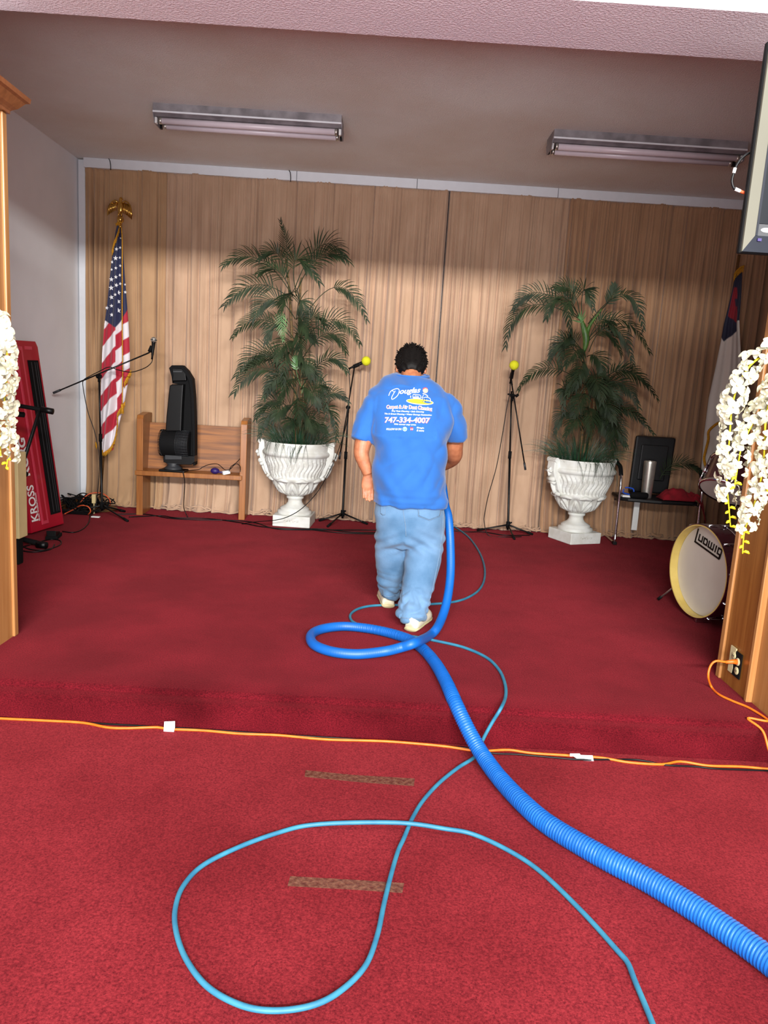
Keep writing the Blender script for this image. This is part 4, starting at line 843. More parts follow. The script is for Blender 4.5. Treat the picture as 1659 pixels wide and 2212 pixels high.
# ---- tangle in the corner
rnd = random.Random(4); bm = new(); cc = onz(172, 1105)
for k in range(16):
    P = []; c_ = Vector((cc.x+rnd.uniform(-0.13, 0.20), cc.y+rnd.uniform(-0.12, 0.2), 0))
    for i in range(9):
        a = i*0.9+k; r = rnd.uniform(0.05, 0.16); P.append((c_.x+r*math.cos(a), c_.y+r*0.7*math.sin(a), rnd.uniform(0.01, 0.15)))
    tube(bm, smooth_path(P, 0.015), 0.0055, 5)
for k in range(6):
    p = Vector((cc.x+rnd.uniform(-0.1, 0.15), cc.y+rnd.uniform(-0.1, 0.1), rnd.uniform(0.03, 0.12))); tube(bm, [p, p+Vector((rnd.uniform(-.04, .04), rnd.uniform(-.04, .04), rnd.uniform(-.03, .03)))], 0.013, 8)
put(obj('cable_tangle', bm, 'black_matte'), 'tangled heap of black cables and plugs in the left corner', 'cables', kind='stuff')
bm = new(); box(bm, (cc.x-0.20, cc.y-0.16, 0.0), (cc.x+0.16, cc.y-0.09, 0.035), 0.006); put(obj('power_strip', bm, 'black', smooth=False), 'black power strip at the front of the cable heap', 'power strip')
cable([q(160, 1103, 6.95), q(172, 1088, 6.95), q(185, 1072, 6.98), q(200, 1065, 7.0), q(222, 1066, 7.05), q(236, 1078, 7.05), q(238, 1090, 7.05), g(233, 1094)], 0.0055, 'orange_cable', 'orange cable arching over the black heap towards the curtain')
cable([g(140, 1110, 0.04), q(160, 1100, 6.8), q(175, 1092, 6.75), q(190, 1094, 6.75), q(196, 1104, 6.75), g(190, 1112)], 0.0055, 'orange_cable', 'orange cable curling low inside the black cable heap')
bm = new(); p = ony(203, 1077, 6.88); box(bm, (p.x-0.018, p.y-0.012, p.z-0.045), (p.x+0.018, p.y+0.012, p.z+0.04), 0.004); tube(bm, [(p.x, p.y, 0.0), (p.x, p.y, p.z-0.04)], 0.006, 6)
put(obj('plug_block', bm, 'cream', smooth=False), 'cream plug block standing in the cables behind the flag stand', 'plug')
bm = new(); p = onz(207, 1118); box(bm, (p.x-0.04, p.y-0.015, 0.001), (p.x+0.035, p.y+0.02, 0.012), 0.003)
put(obj('paper_scrap', bm, 'white', smooth=False), 'small white scrap on the carpet under the boom stand', 'scrap')
for i, P in enumerate([[(-2.3, 6.8), (-2.05, 6.95), (-1.9, 6.9), (-1.6, 6.95), (-1.3, 6.86), (-1.05, 6.72), (-0.8, 6.70), (-0.5, 6.78), (-0.2, 6.72), (0.1, 6.8)],
        [(-2.45, 6.9), (-2.2, 6.98), (-1.95, 6.86), (-1.7, 6.86), (-1.4, 6.93), (-1.15, 6.9), (-0.9, 6.66), (-0.5, 6.74), (-0.1, 6.86), (0.2, 6.9)],
        [(-0.6, 6.72), (-0.35, 6.66), (-0.1, 6.68), (0.15, 6.74)], [(0.7, 7.1), (0.9, 7.08), (1.05, 7.12), (1.25, 7.02), (1.5, 7.1)]]):
    cable([(x, y, 0.006) for x, y in P], 0.005, 'black', ['black cable along the carpet from the boom stand past the front of the left urn', 'rearmost black cable on the carpet behind the left urn', 'short black cable on the carpet left of the man\'s legs', 'black cable on the carpet under the right microphone stand'][i])
# ================================================================== BLACK CHAIR
t = thing('armchair', 'black leather chair with chrome tube legs and arms, holding a steel vase and red cloth', 'chair', (2.66, 7.08, 0), rz=math.radians(-4))
def L_(name, bm, m, par=t, smooth=True, **k): return obj(name, bm, m, par, smooth, local=True, **k)
bm = new(); box(bm, (-0.21, 0.19, 0.47), (0.17, 0.235, 1.03), 0.02, M=Matrix.Rotation(0.08, 4, 'X') @ Matrix.Translation((0, 0, -0.015))); bk = L_('backrest', bm, 'black_leather', smooth=False)
bm = new(); box(bm, (-0.15, 0.175, 0.60), (0.11, 0.20, 0.95), 0.012, M=Matrix.Rotation(0.08, 4, 'X') @ Matrix.Translation((0, 0, -0.015))); L_('back_panel', bm, 'black_leather', bk, False)
bm = new(); prism(bm, [(-0.36, 0.2, 0.42), (-0.36, -0.14, 0.42), (-0.30, -0.20, 0.42), (0, -0.235, 0.42), (0.30, -0.20, 0.42), (0.36, -0.14, 0.42), (0.36, 0.2, 0.42)], (0, 0, 0.035), bev=0.012); L_('seat', bm, 'black_leather', smooth=False)
for s in (-1, 1):
    x = s*0.375; bm = new(); tube(bm, smooth_path([(x*0.9, 0.23, 0.78), (x, 0.15, 0.76), (x, 0.0, 0.735), (x, -0.12, 0.68), (x, -0.165, 0.58), (x, -0.17, 0.40), (x, -0.185, 0.10), (x, -0.19, 0.03), (x, -0.15, 0.014), (x, 0.12, 0.012), (x, 0.20, 0.012)], 0.02), 0.0115, 10); fr = L_('tube_frame', bm, 'chrome')
    bm = new(); tube(bm, smooth_path([(x*0.95, 0.18, 0.775), (x, 0.05, 0.76), (x, -0.07, 0.735), (x, -0.14, 0.66)], 0.02), 0.020, 10, flat=0.7); L_('arm_pad', bm, 'black_matte', fr)
    bm = new(); box(bm, (x-0.018, -0.21, 0.0), (x+0.018, -0.15, 0.03), 0.004); L_('foot_cap', bm, 'black', fr, False)
bm = new(); tube(bm, [(-0.375, 0.02, 0.405), (0.375, 0.02, 0.405)], 0.011, 8); tube(bm, [(-0.375, -0.17, 0.41), (-0.36, 0.02, 0.405)], 0.009, 6); tube(bm, [(0.375, -0.17, 0.41), (0.36, 0.02, 0.405)], 0.009, 6); L_('seat_rail', bm, 'chrome')
bv = ony(1396, 1069, 6.99)
bm = new(); lathe(bm, [(0.0, 0), (0.046, 0), (0.048, 0.01), (0.056, 0.33), (0.057, 0.345), (0.054, 0.35), (0.050, 0.348), (0.046, 0.03), (0.0, 0.03)], (bv.x, 6.99, 0.457), 32)
put(obj('vase', bm, 'steel', auto=40), 'tall brushed steel cylinder standing on the black chair', 'vase')
# red cloth: a crumpled sheet piled up, with a corner hanging down
bm = new(); rnd = random.Random(8); N1, N2 = 44, 30; Gd = []
for j in range(N2+1):
    r_ = []
    for i in range(N1+1):
        s, v_ = i/N1, j/N2; x = 2.66+0.42*s; y = 6.86+0.20*v_
        e = math.sin(PI*s)**0.4*math.sin(PI*v_)**0.6
        z = 0.463+e*(0.07+0.05*math.exp(-((s-0.28)/0.22)**2)+0.045*noise.noise(Vector((s*5, v_*3, 3)))+0.022*noise.noise(Vector((s*11, v_*6, 7))))
        if s > 0.72:
            k_ = (s-0.72)/0.28; z += 0.02*(1-k_)-0.0; 
            if v_ < 0.6: z -= k_*k_*0.22*(1-v_/0.6); y -= k_*0.035*(1-v_)
        r_.append(bm.verts.new((x, y, z)))
    Gd.append(r_)
for j in range(N2):
    for i in range(N1): bm.faces.new([Gd[j][i], Gd[j][i+1], Gd[j+1][i+1], Gd[j+1][i]])
o = put(obj('cloth', bm, 'red_cloth'), 'crumpled red cloth on the right of the black chair seat', 'cloth'); md = o.modifiers.new('t', 'SOLIDIFY'); md.thickness = 0.004
p = ony(1385, 1068, 6.93); bm = new(); box(bm, (p.x-0.11, 6.88, 0.457), (p.x+0.06, 6.94, 0.515), 0.02); put(obj('pouch', bm, 'black_matte'), 'soft black pouch in front of the steel cylinder on the chair', 'pouch')
p = ony(1356, 1058, 6.96); t = thing('small_case', 'blue and white item on the left end of the chair seat', 'case', (p.x, 6.96, 0.457))
bm = new(); tube(bm, smooth_path([(p.x-0.04, 6.95, 0.53), (p.x-0.045, 6.95, 0.50), (p.x+0.0, 6.95, 0.487), (p.x+0.05, 6.95, 0.485), (p.x+0.05, 6.95, 0.535), (p.x, 6.95, 0.548), (p.x-0.03, 6.95, 0.545)], 0.01), 0.007, 6); obj('blue_loop', bm, 'blue_plastic', t)
bm = new(); box(bm, (p.x-0.05, 6.93, 0.457), (p.x+0.05, 6.98, 0.476), 0.003); obj('white_edge', bm, 'white', t, False)
a, b = ony(1366, 1134, 7.2), ony(1377, 1095, 7.2)
bm = new(); box(bm, (a.x-0.005, 7.20, 0.10), (a.x+0.05, 7.215, 0.41), 0.002); put(obj('paper_sheet', bm, 'white', smooth=False), 'narrow white card hanging behind the chair leg under the seat', 'card')
# ================================================================== DRUMS
dc = Vector((2.06, 4.58, 0.325)); ax = Vector((1, 0.20, 0)).normalized(); R0 = 0.297
t = thing('bass_drum', 'burgundy bass drum with a yellow hoop and white head beside the right pillar', 'drum', (dc.x+0.2, dc.y, 0))
bm = new(); lathe(bm, [(R0-0.012, 0.045), (R0-0.004, 0.045), (R0-0.004, 0.44), (R0-0.012, 0.44)], dc, 96, ax); obj('shell', bm, 'drum_shell', t, auto=30)
bm = new(); lathe(bm, [(R0-0.002, -0.018), (R0-0.010, -0.018), (R0-0.010, 0.044)], dc, 96, ax, cap=False); hp = obj('hoop', bm, 'drum_hoop', t, auto=30); bm = new(); lathe(bm, [(R0-0.002, -0.0181), (R0+0.004, -0.017), (R0+0.004, 0.044), (R0-0.004, 0.045)], dc, 96, ax, cap=False); obj('hoop_veneer', bm, 'drum_shell', hp, auto=30)
bm = new(); lathe(bm, [(R0-0.014, 0.44), (R0+0.004, 0.44), (R0+0.004, 0.48), (R0-0.014, 0.48)], dc, 96, ax); obj('rear_hoop', bm, 'drum_hoop', t, auto=30)
bm = new(); lathe(bm, [(0.0, 0.036), (R0-0.012, 0.036)], dc, 96, ax, cap=False); lathe(bm, [(0, 0.0395), (R0-0.02, 0.0395)], dc, 96, ax, cap=False); hd = obj('drumhead', bm, 'drum_head', t)
bm = new(); lathe(bm, [(R0-0.002, 0.115), (R0+0.001, 0.117), (R0+0.001, 0.125), (R0-0.002, 0.127)], dc, 96, ax, cap=False); obj('chrome_band', bm, 'chrome', t)
ay = ax.cross(Vector((0, 0, 1))).normalized()      # across the head
for k in range(10):
    a = 2*PI*k/10+0.18; rd = ay*math.cos(a)+Vector((0, 0, 1))*math.sin(a); pc = dc+rd*(R0+0.006); bm = new()
    tube(bm, [pc+ax*-0.004+rd*0.004, pc+ax*0.11+rd*0.008], 0.004, 8); box_m = Matrix.Translation(pc+ax*0.018)
    tube(bm, [pc+ax*-0.008, pc+ax*0.03], 0.012, 4, flat=0.6, up=rd); tube(bm, [pc+ax*0.10, pc+ax*0.15], 0.010, 8); obj('tension_rod', bm, 'chrome', t)
for s in (-1, 1):
    a0 = dc+ax*0.06+ay*(-s)*(R0-0.01)*0.86-Vector((0, 0, 0.13)); a1 = a0+ay*(-s)*0.16+Vector((-0.05, 0, -a0.z+0.015)) ; bm = new()
    tube(bm, [a0, a1], 0.006, 8); tube(bm, [a0+Vector((0, 0, 0.03)), a0-Vector((0, 0, 0.02))], 0.016, 8); tube(bm, [a0+(a1-a0)*0.2+Vector((-.03, 0, .02)), a0+(a1-a0)*0.2+Vector((.03, 0, .02))], 0.004, 6); sp = obj('spur_leg', bm, 'steel', t)
    bm = new(); d = (a1-a0).normalized(); tube(bm, [a1-d*0.03, a1], 0.011, 8); obj('rubber_tip', bm, 'black_matte', sp)
bm = new(); p = dc-Vector((0, 0, R0+0.008)); box(bm, (p.x+0.0, p.y-0.05, 0.0), (p.x+0.10, p.y-0.02, 0.03), 0.004); obj('foot_clamp', bm, 'chrome', t, False)
# the maker's name on the head: lower-case strokes inside an L bracket with an underline
b_ = text_bm('LUDWIG', 0.062, 0.0022, align='LEFT', font_scale=(1.08, 1.0)); o_ = dc+ax*0.033
e1 = -ay if (-ay).y < 0 else ay; tilt = -0.20
e_r = (e1*math.cos(tilt)+Vector((0, 0, 1))*math.sin(tilt)); e_u = (-e1*math.sin(tilt)+Vector((0, 0, 1))*math.cos(tilt))
def on_head(x, y): return o_+e_r*x+e_u*y
T0 = (-0.02, 0.185)
def glyphs():
    """squarish stroke letters: each a list of polylines in a 0..1 box"""
    return [('u', [[(0, 1), (0, 0), (1, 0), (1, 1)]]), ('d', [[(0, 0), (0, 1), (0.75, 1), (1, 0.75), (1, 0.0), (0, 0)]]), ('w', [[(0, 1), (0, 0), (1, 0), (1, 1)], [(0.5, 1), (0.5, 0)]]), ('i', [[(0.5, 0), (0.5, 1)]]), ('g', [[(0, 0), (0, 1), (1, 1), (1, -0.45)], [(0, 0), (1, 0)]])]
b_.free(); bm = new(); xx = 0.052
def bar(bm, a, b, w_):
    a = on_head(*a); b = on_head(*b); d = (b-a).normalized(); s_ = d.cross(ax).normalized()*w_/2; a = a-d*w_/2; b = b+d*w_/2
    prism(bm, [a-s_, a+s_, b+s_, b-s_], -ax*0.0015)
x0 = -0.158; y0 = 0.16
bar(bm, (x0, y0+0.06), (x0, y0-0.02), 0.012); bar(bm, (x0, y0-0.025), (x0+0.262, y0-0.025), 0.012); bar(bm, (x0+0.262, y0-0.025), (x0+0.262, y0-0.0), 0.012)
xx = x0+0.03
for ch, st in glyphs():
    w_ = {'i': 0.010, 'w': 0.050}.get(ch, 0.034)
    for pl in st:
        for a, b in zip(pl, pl[1:]): bar(bm, (xx+a[0]*w_, y0+max(-0.02, a[1]*0.036)), (xx+b[0]*w_, y0+max(-0.02, b[1]*0.036)), 0.0105)
    xx += w_+0.019
obj('maker_lettering', bm, 'black', hd, False)
# tom
tc = ony(1538, 1062, 4.78); axd = Vector((-0.42, -0.35, -0.85)).normalized()
t = thing('tom_drum', 'burgundy tom drum tilted above the bass drum behind the orchids', 'drum', (tc.x+0.16, 4.9, 0.62))
tcc = Vector((tc.x+0.12, 4.80, tc.z+0.09))
bm = new(); lathe(bm, [(0.150, -0.10), (0.158, -0.10), (0.158, 0.10), (0.150, 0.10)], tcc, 48, axd); obj('shell', bm, 'drum_shell', t, auto=30)
for h in (-0.10, 0.10):
    bm = new(); lathe(bm, [(0.158, h-0.012), (0.168, h-0.010), (0.168, h+0.010), (0.158, h+0.012)], tcc, 48, axd, cap=False); obj('rim', bm, 'chrome', t)
bm = new(); lathe(bm, [(0, 0.105), (0.157, 0.105)], tcc, 48, axd, cap=False); obj('drumhead', bm, 'drum_head', t)
s1 = axd.orthogonal().normalized(); s2 = axd.cross(s1)
for k in range(6):
    rd = s1*math.cos(k*PI/3)+s2*math.sin(k*PI/3); bm = new(); tube(bm, [tcc+rd*0.170-axd*0.10, tcc+rd*0.170+axd*0.10], 0.004, 6); tube(bm, [tcc+rd*0.166-axd*0.03, tcc+rd*0.166+axd*0.03], 0.010, 8); obj('tension_rod', bm, 'chrome', t)
bm = new(); tube(bm, [(tcc.x+0.16, 4.72, 0.60), (tcc.x+0.17, 4.72, 0.98)], 0.013, 10); tube(bm, [(tcc.x+0.17, 4.72, 0.90), tcc+Vector((0.10, 0, 0.04))], 0.010, 8); tube(bm, [(tcc.x+0.14, 4.70, 0.86), (tcc.x+0.19, 4.72, 0.94)], 0.024, 8); obj('mount', bm, 'chrome', t)
# ================================================================== TELEVISION
TY = 2.80; a = ony(1599, 545, TY); tz = ony(1650, 84, TY).z; tx1 = a.x+1.25
t = thing('television', 'flat television with a silver side bezel hung high by the right pillar', 'television', (a.x+0.6, TY, a.z))
tl = (ony(1650, 84, TY).x-a.x)*0+a.x
bm = new(); box(bm, (tl, TY+0.012, a.z), (tx1, TY+0.034, tz), 0.004); box(bm, (tl+0.15, TY+0.03, a.z+0.15), (tx1-0.15, TY+0.075, tz-0.15), 0.01); obj('rear_case', bm, 'black_matte', t, False)
bw = 0.042
bm = new(); prism(bm, [(tl+0.006, TY, a.z+0.004), (tl+0.006+bw, TY+0.006, a.z+0.062), (tl+0.006+bw, TY+0.006, tz-0.062), (tl+0.006, TY, tz-0.004)], (0, 0.014, 0)); obj('side_bezel', bm, 'tv_bezel', t, False, label='silver side bezel')
bm = new(); prism(bm, [(tl+0.006, TY, a.z+0.004), (tx1-0.004, TY, a.z+0.004), (tx1-bw, TY+0.006, a.z+0.062), (tl+0.006+bw, TY+0.006, a.z+0.062)], (0, 0.014, 0)); bb = obj('bottom_bezel', bm, 'tv_dark', t, False, label='dark blue bottom bezel')
bm = new(); prism(bm, [(tl+0.006, TY, tz-0.004), (tx1-0.004, TY, tz-0.004), (tx1-bw, TY+0.006, tz-0.062), (tl+0.006+bw, TY+0.006, tz-0.062)], (0, 0.014, 0)); obj('top_bezel', bm, 'tv_dark', t, False)
bm = new(); prism(bm, [(tx1-0.004, TY, a.z+0.004), (tx1-bw, TY+0.006, a.z+0.062), (tx1-bw, TY+0.006, tz-0.062), (tx1-0.004, TY, tz-0.004)], (0, 0.014, 0)); obj('side_bezel', bm, 'tv_bezel', t, False)
bm = new(); box(bm, (tl+0.006+bw+0.008, TY+0.008, a.z+0.104), (tx1-bw, TY+0.016, tz-0.062)); obj('screen', bm, 'tv_screen', t, False)
bm = new(); box(bm, (tl+0.006+bw, TY+0.006, a.z+0.062), (tx1-bw, TY+0.016, a.z+0.102)); ib = obj('inner_strip', bm, 'dark_grey', t, False)
bm = new(); box(bm, (tl+0.006+bw, TY+0.004, a.z+0.062), (tl+0.006+bw+0.008, TY+0.016, tz-0.062)); obj('inner_edge', bm, 'tv_dark', t, False)
bm = new(); ellipsoid(bm, (tl+bw+0.045, TY+0.005, a.z+0.082), 0.022, 0.002, 0.008); box(bm, (tl+bw+0.072, TY+0.003, a.z+0.076), (tl+bw+0.10, TY+0.006, a.z+0.088)); obj('badge', bm, 'ink_white', ib)
bm = new(); box(bm, (tl+0.056, TY-0.0015, a.z+0.042), (tl+0.070, TY+0.003, a.z+0.052)); obj('sticker', bm, 'purple', bb, False)
bm = new(); box(bm, (1.85, 2.87, 2.2), (2.0, 2.958, 2.4)); obj('wall_bracket', bm, 'black_matte', t, False)
qq = lambda u, v, y=2.85: tuple(ony(u, v, y))
t = thing('video_cable', 'black cable with a white and red plug curling beside the television', 'cable', qq(1583, 400))
bm = new(); tube(bm, smooth_path([qq(1655, 318, 2.85), qq(1612, 334), qq(1592, 356), qq(1584, 378), qq(1581, 392), qq(1584, 404), qq(1588, 409)], 0.01), 0.0045, 8); cb = obj('cord', bm, 'black', t)
bm = new(); tube(bm, [qq(1588, 408), qq(1599, 413)], 0.0062, 8); obj('plug', bm, 'white', t)
bm = new(); tube(bm, [qq(1599, 413), qq(1612, 418)], 0.0055, 8); obj('plug_tip', bm, 'orange_cable', t)
bm = new(); tube(bm, [qq(1588, 363, 2.85), qq(1585, 374, 2.85)], 0.0058, 8); obj('tie', bm, 'white', t)
# ================================================================== ORCHIDS
rnd = random.Random(21)
def blossom_mesh(i):
    bm = new(); n = 5 if i % 2 else 4
    for k in range(n):
        a = 2*PI*k/n+rnd.uniform(-0.2, 0.2); L = rnd.uniform(0.030, 0.038); wd = rnd.uniform(0.011, 0.0145); lift = rnd.uniform(0.1, 0.6)
        d = Vector((math.cos(a), math.sin(a), 0)); s_ = Vector((-math.sin(a), math.cos(a), 0)); rows = []
        for j in range(6):
            f = j/5; wv = wd*math.sin(PI*min(0.97, f*0.80+0.15))**0.8; h = L*(lift*f-0.55*f*f+0.15); c_ = d*L*f+Vector((0, 0, h))
            rows.append([bm.verts.new(c_+s_*wv*e+Vector((0, 0, (0.28*abs(e)**2)*wv))) for e in (-1, -0.5, 0, 0.5, 1)])
        for j in range(5):
            for e in range(4): bm.faces.new([rows[j][e], rows[j][e+1], rows[j+1][e+1], rows[j+1][e]])
    ellipsoid(bm, (0, 0, 0.008), 0.005, 0.005, 0.008, nu=8, nv=6)
    me = bpy.data.meshes.new('blossom'); bm.normal_update(); bm.to_mesh(me); bm.free(); me.materials.append(MT['petal'])
    for p in me.polygons: p.use_smooth = True
    return me
BL_ = [blossom_mesh(i) for i in range(7)]
def strand(par, px, y, bloom_to, nb, yj=0.035):
    P = smooth_path([ony(u, v, y+dy) for u, v, dy in px], 0.006); n = len(P); bm = new(); tube(bm, P, (0.0045, 0.0025), 6); st = obj('stem', bm, 'bud', par)
    base = W[st.name]; k0 = int(n*bloom_to[0]); k1 = int(n*bloom_to[1])
    for i in range(nb):
        k = k0+int((k1-k0)*(i+rnd.random()*0.6)/nb); k = min(k, n-1); p = P[k]; tg = (P[min(k+1, n-1)]-P[max(k-1, 0)]).normalized()
        a = i*2.4+rnd.uniform(-0.4, 0.4); s1 = tg.orthogonal().normalized(); s2 = tg.cross(s1); rd = (s1*math.cos(a)+s2*math.sin(a))
        if rd.y > 0.5: rd = (rd+Vector((0, -0.9, 0))).normalized()
        o = bpy.data.objects.new('blossom', BL_[i % 7]); C.objects.link(o); o.parent = st; sc = rnd.uniform(0.85, 1.25)*(1-0.25*(i/nb))
        o.location = p+rd*rnd.uniform(0.016, yj)-base; nv = (rd+Vector((0, -0.35, rnd.uniform(-0.4, 0.3)))).normalized()
        o.rotation_mode = 'QUATERNION'; o.rotation_quaternion = nv.to_track_quat('Z', 'Y') @ Quaternion((0, 0, 1), rnd.uniform(0, 6)); o.scale = (sc, sc, sc)
    bm = new()
    for k in range(k1, n, 3):
        p = P[k]; a = k*1.1; tube(bm, [p, p+Vector((0.008*math.cos(a), -0.006, 0.004)), p+Vector((0.015*math.cos(a), -0.010, 0.002)), p+Vector((0.021*math.cos(a), -0.012, -0.003))], lambda s: 0.0022+0.0042*math.sin(PI*s), 7)
    if len(bm.verts): obj('bud_tip', bm, 'bud', st)
    else: bm.free()
    return st
def vase_stand(par, x, y, ztop):
    bm = new(); lathe(bm, [(0.13, 0), (0.13, 0.03), (0.03, 0.06), (0.025, ztop-LOW-0.42), (0.14, ztop-LOW-0.40), (0.14, ztop-LOW-0.38)], (x, y, LOW), 24); obj('plant_stand', bm, 'base_wood', par)
    bm = new(); lathe(bm, [(0.05, 0), (0.09, 0.05), (0.11, 0.15), (0.07, 0.26), (0.06, 0.32), (0.08, 0.36)], (x, y, ztop-0.38), 24); obj('vase', bm, 'white', par)
rt = thing('orchid_arrangement', 'white artificial orchids hanging in three arching strands by the right pillar', 'flowers', (1.95, 2.72, LOW), 'white orchid arrangements at the pillars')
vase_stand(rt, 1.95, 2.72, 1.45)
s0 = (1.95, 2.72, 1.45)
def lead(par, a, b):
    bm = new(); b = Vector(b); a = Vector(a); tube(bm, smooth_path([a, a.lerp(b, 0.4)+Vector((0, 0, 0.16)), a.lerp(b, 0.8)+Vector((0, 0, 0.08)), b], 0.02), 0.0045, 6); obj('stem', bm, 'bud', par)
lead(rt, s0, ony(1700, 752, 2.85)); lead(rt, s0, ony(1700, 800, 2.78)); lead(rt, s0, ony(1700, 860, 2.82))
strand(rt, [(1700, 752, 0), (1659, 765, 0), (1625, 785, 0), (1598, 825, 0), (1582, 875, 0), (1577, 930, 0), (1573, 985, 0), (1570, 1040, 0), (1574, 1090, 0), (1578, 1138, 0)], 2.85, (0.06, 0.88), 44)
strand(rt, [(1700, 800, 0), (1672, 840, 0), (1655, 900, 0), (1652, 960, 0), (1648, 1010, 0), (1638, 1060, 0), (1622, 1110, 0), (1608, 1150, 0), (1604, 1196, 0)], 2.78, (0.0, 0.88), 46)
strand(rt, [(1700, 860, 0), (1660, 868, 0), (1640, 890, 0), (1618, 930, 0), (1602, 965, 0), (1595, 1000, 0), (1590, 1030, 0), (1586, 1055, 0)], 2.82, (0.0, 0.90), 30)
strand(rt, [(1720, 900, 0), (1690, 960, 0), (1665, 1020, 0), (1655, 1060, 0)], 2.74, (0.0, 0.98), 14)
lt = thing('orchid_arrangement', 'white artificial orchids hanging in front of the left pillar', 'flowers', (-1.78, 2.72, LOW), 'white orchid arrangements at the pillars')
vase_stand(lt, -1.78, 2.72, 1.35); s0 = (-1.78, 2.72, 1.35)
lead(lt, s0, ony(-30, 680, 2.9)); lead(lt, s0, ony(-50, 700, 2.85))
strand(lt, [(-30, 680, 0), (0, 700, 0), (12, 740, 0), (16, 800, 0), (10, 860, 0), (14, 920, 0), (18, 970, 0), (14, 1012, 0)], 2.9, (0.0, 0.93), 44)
strand(lt, [(-50, 700, 0), (-22, 740, 0), (-8, 800, 0), (-4, 860, 0), (-2, 920, 0), (2, 985, 0)], 2.85, (0.0, 1.0), 34)
# ================================================================== OUTLET AND CORDS
t = thing('power_outlet', 'cream double power outlet with a broken plate on the right pillar', 'outlet', (1.7770, 3.45, 0.09))
bm = new(); prism(bm, [(1.7930, 3.51, 0.075), (1.7930, 3.51, 0.205), (1.7930, 3.455, 0.205), (1.7930, 3.46, 0.17), (1.7930, 3.475, 0.15), (1.7930, 3.465, 0.10), (1.7930, 3.47, 0.075)], (-0.006, 0, 0)); obj('cover_plate', bm, 'ivory', t, False)
bm = new(); box(bm, (1.7890, 3.395, 0.07), (1.7945, 3.475, 0.195), 0.002); obj('recess', bm, 'black_matte', t, False)
for z, yy in ((0.165, 3.47), (0.105, 3.425), (0.15, 3.425)):
    bm = new(); lathe(bm, [(0.019, 0), (0.019, 0.006), (0.016, 0.008)], (1.7920, yy, z), 20, (-1, 0, 0)); sk = obj('socket', bm, 'ivory', t, auto=40)
    bm = new()
    for dy in (-0.006, 0.006): box(bm, (1.7825, yy+dy-0.0012, z-0.004), (1.7842, yy+dy+0.0012, z+0.005))
    obj('slot', bm, 'black_matte', sk, False)
g2 = lambda u, v, z=LOW+0.006: tuple(onz(u, v, z))
t = thing('extension_cord', 'orange extension cord plugged into the outlet on the right pillar', 'cord', (1.74, 3.42, 0.0))
pl = Vector((1.7820, 3.425, 0.15))
bm = new(); tube(bm, [pl, pl+Vector((-0.02, 0, 0)), pl+Vector((-0.055, -0.005, -0.003))], lambda s: 0.014-0.007*s, 8); obj('plug', bm, 'orange_plug', t)
bm = new(); tube(bm, smooth_path([pl+Vector((-0.05, -0.004, -0.003)), q(1546, 1428, 3.42), q(1534, 1440, 3.42), q(1530, 1462, 3.41), g(1537, 1484), g(1553, 1500), g(1582, 1514), g(1620, 1530), g(1659, 1557), g(1700, 1590, 0.0075)][:9]+[(1.70, 3.10, 0.007), (1.74, 3.04, -0.02), (1.76, 2.99, -0.10), (1.80, 2.93, LOW+0.006), (2.2, 2.8, LOW+0.006)], 0.01), 0.0055, 8); obj('cord', bm, 'orange', t)
t = thing('extension_cord', 'long orange extension cord with two white paper tags lying along the foot of the step', 'cord', (0, 3.07, LOW))
px = [(-60, 1550), (0, 1552), (100, 1556), (180, 1560), (230, 1571), (270, 1573), (340, 1571), (365, 1575), (440, 1578), (520, 1585), (600, 1588), (700, 1597), (800, 1600), (860, 1603), (960, 1612), (1020, 1621), (1050, 1622), (1100, 1620), (1150, 1627), (1230, 1632), (1300, 1637), (1360, 1647), (1430, 1651), (1470, 1645), (1530, 1654), (1600, 1656), (1659, 1661), (1720, 1664)]
bm = new(); tube(bm, smooth_path([(p[0], min(p[1], 3.074), LOW+0.006) for p in [g2(u, v) for u, v in px]], 0.02), 0.0058, 8); obj('cord', bm, 'orange', t)
def paper(px, z, name, par):
    bm = new(); P = [ony(u, v, 3.052) if zz is None else onz(u, v, zz) for u, v, zz in px]; prism(bm, P, (0, -0.0008, 0.0006)); return obj(name, bm, 'tag_paper', par, False)
pa = Vector(g2(365, 1574)); 
def tag_sheet(pts, par):
    bm = new(); prism(bm, pts, (0, -0.0007, 0.0007)); return obj('paper_tag', bm, 'tag_paper', par, False)
yf = 3.05
tg = tag_sheet([ony(355, 1559, yf), ony(378, 1558, yf), ony(378, 1571, yf), ony(374, 1588, yf), ony(353, 1588, yf)], t)
bm = new()
for u0, v, u1 in [(358, 1562, 371), (358, 1565, 374), (358, 1569, 366), (368, 1570, 372), (360, 1573, 372), (366, 1576, 372)]:
    prism(bm, [ony(u0, v, yf-0.0012), ony(u1, v, yf-0.0012), ony(u1, v+1, yf-0.0012), ony(u0, v+1, yf-0.0012)], (0, -0.0003, 0))
obj('print', bm, 'print_grey', tg, False)
yf = 3.005
tg = tag_sheet([ony(1231, 1628, yf), ony(1252, 1628, yf), ony(1254, 1631, yf), ony(1280, 1632, yf), ony(1283, 1648, yf), ony(1258, 1647, yf), ony(1239, 1634, yf), ony(1231, 1634, yf)], t)
bm = new()
for u0, v, u1 in [(1238, 1630, 1250), (1256, 1634, 1278), (1258, 1637, 1278), (1258, 1640, 1279), (1260, 1643, 1279)]:
    prism(bm, [ony(u0, v, yf-0.0012), ony(u1, v, yf-0.0012), ony(u1, v+1, yf-0.0012), ony(u0, v+1, yf-0.0012)], (0, -0.0003, 0))
obj('print', bm, 'print_grey', tg, False)
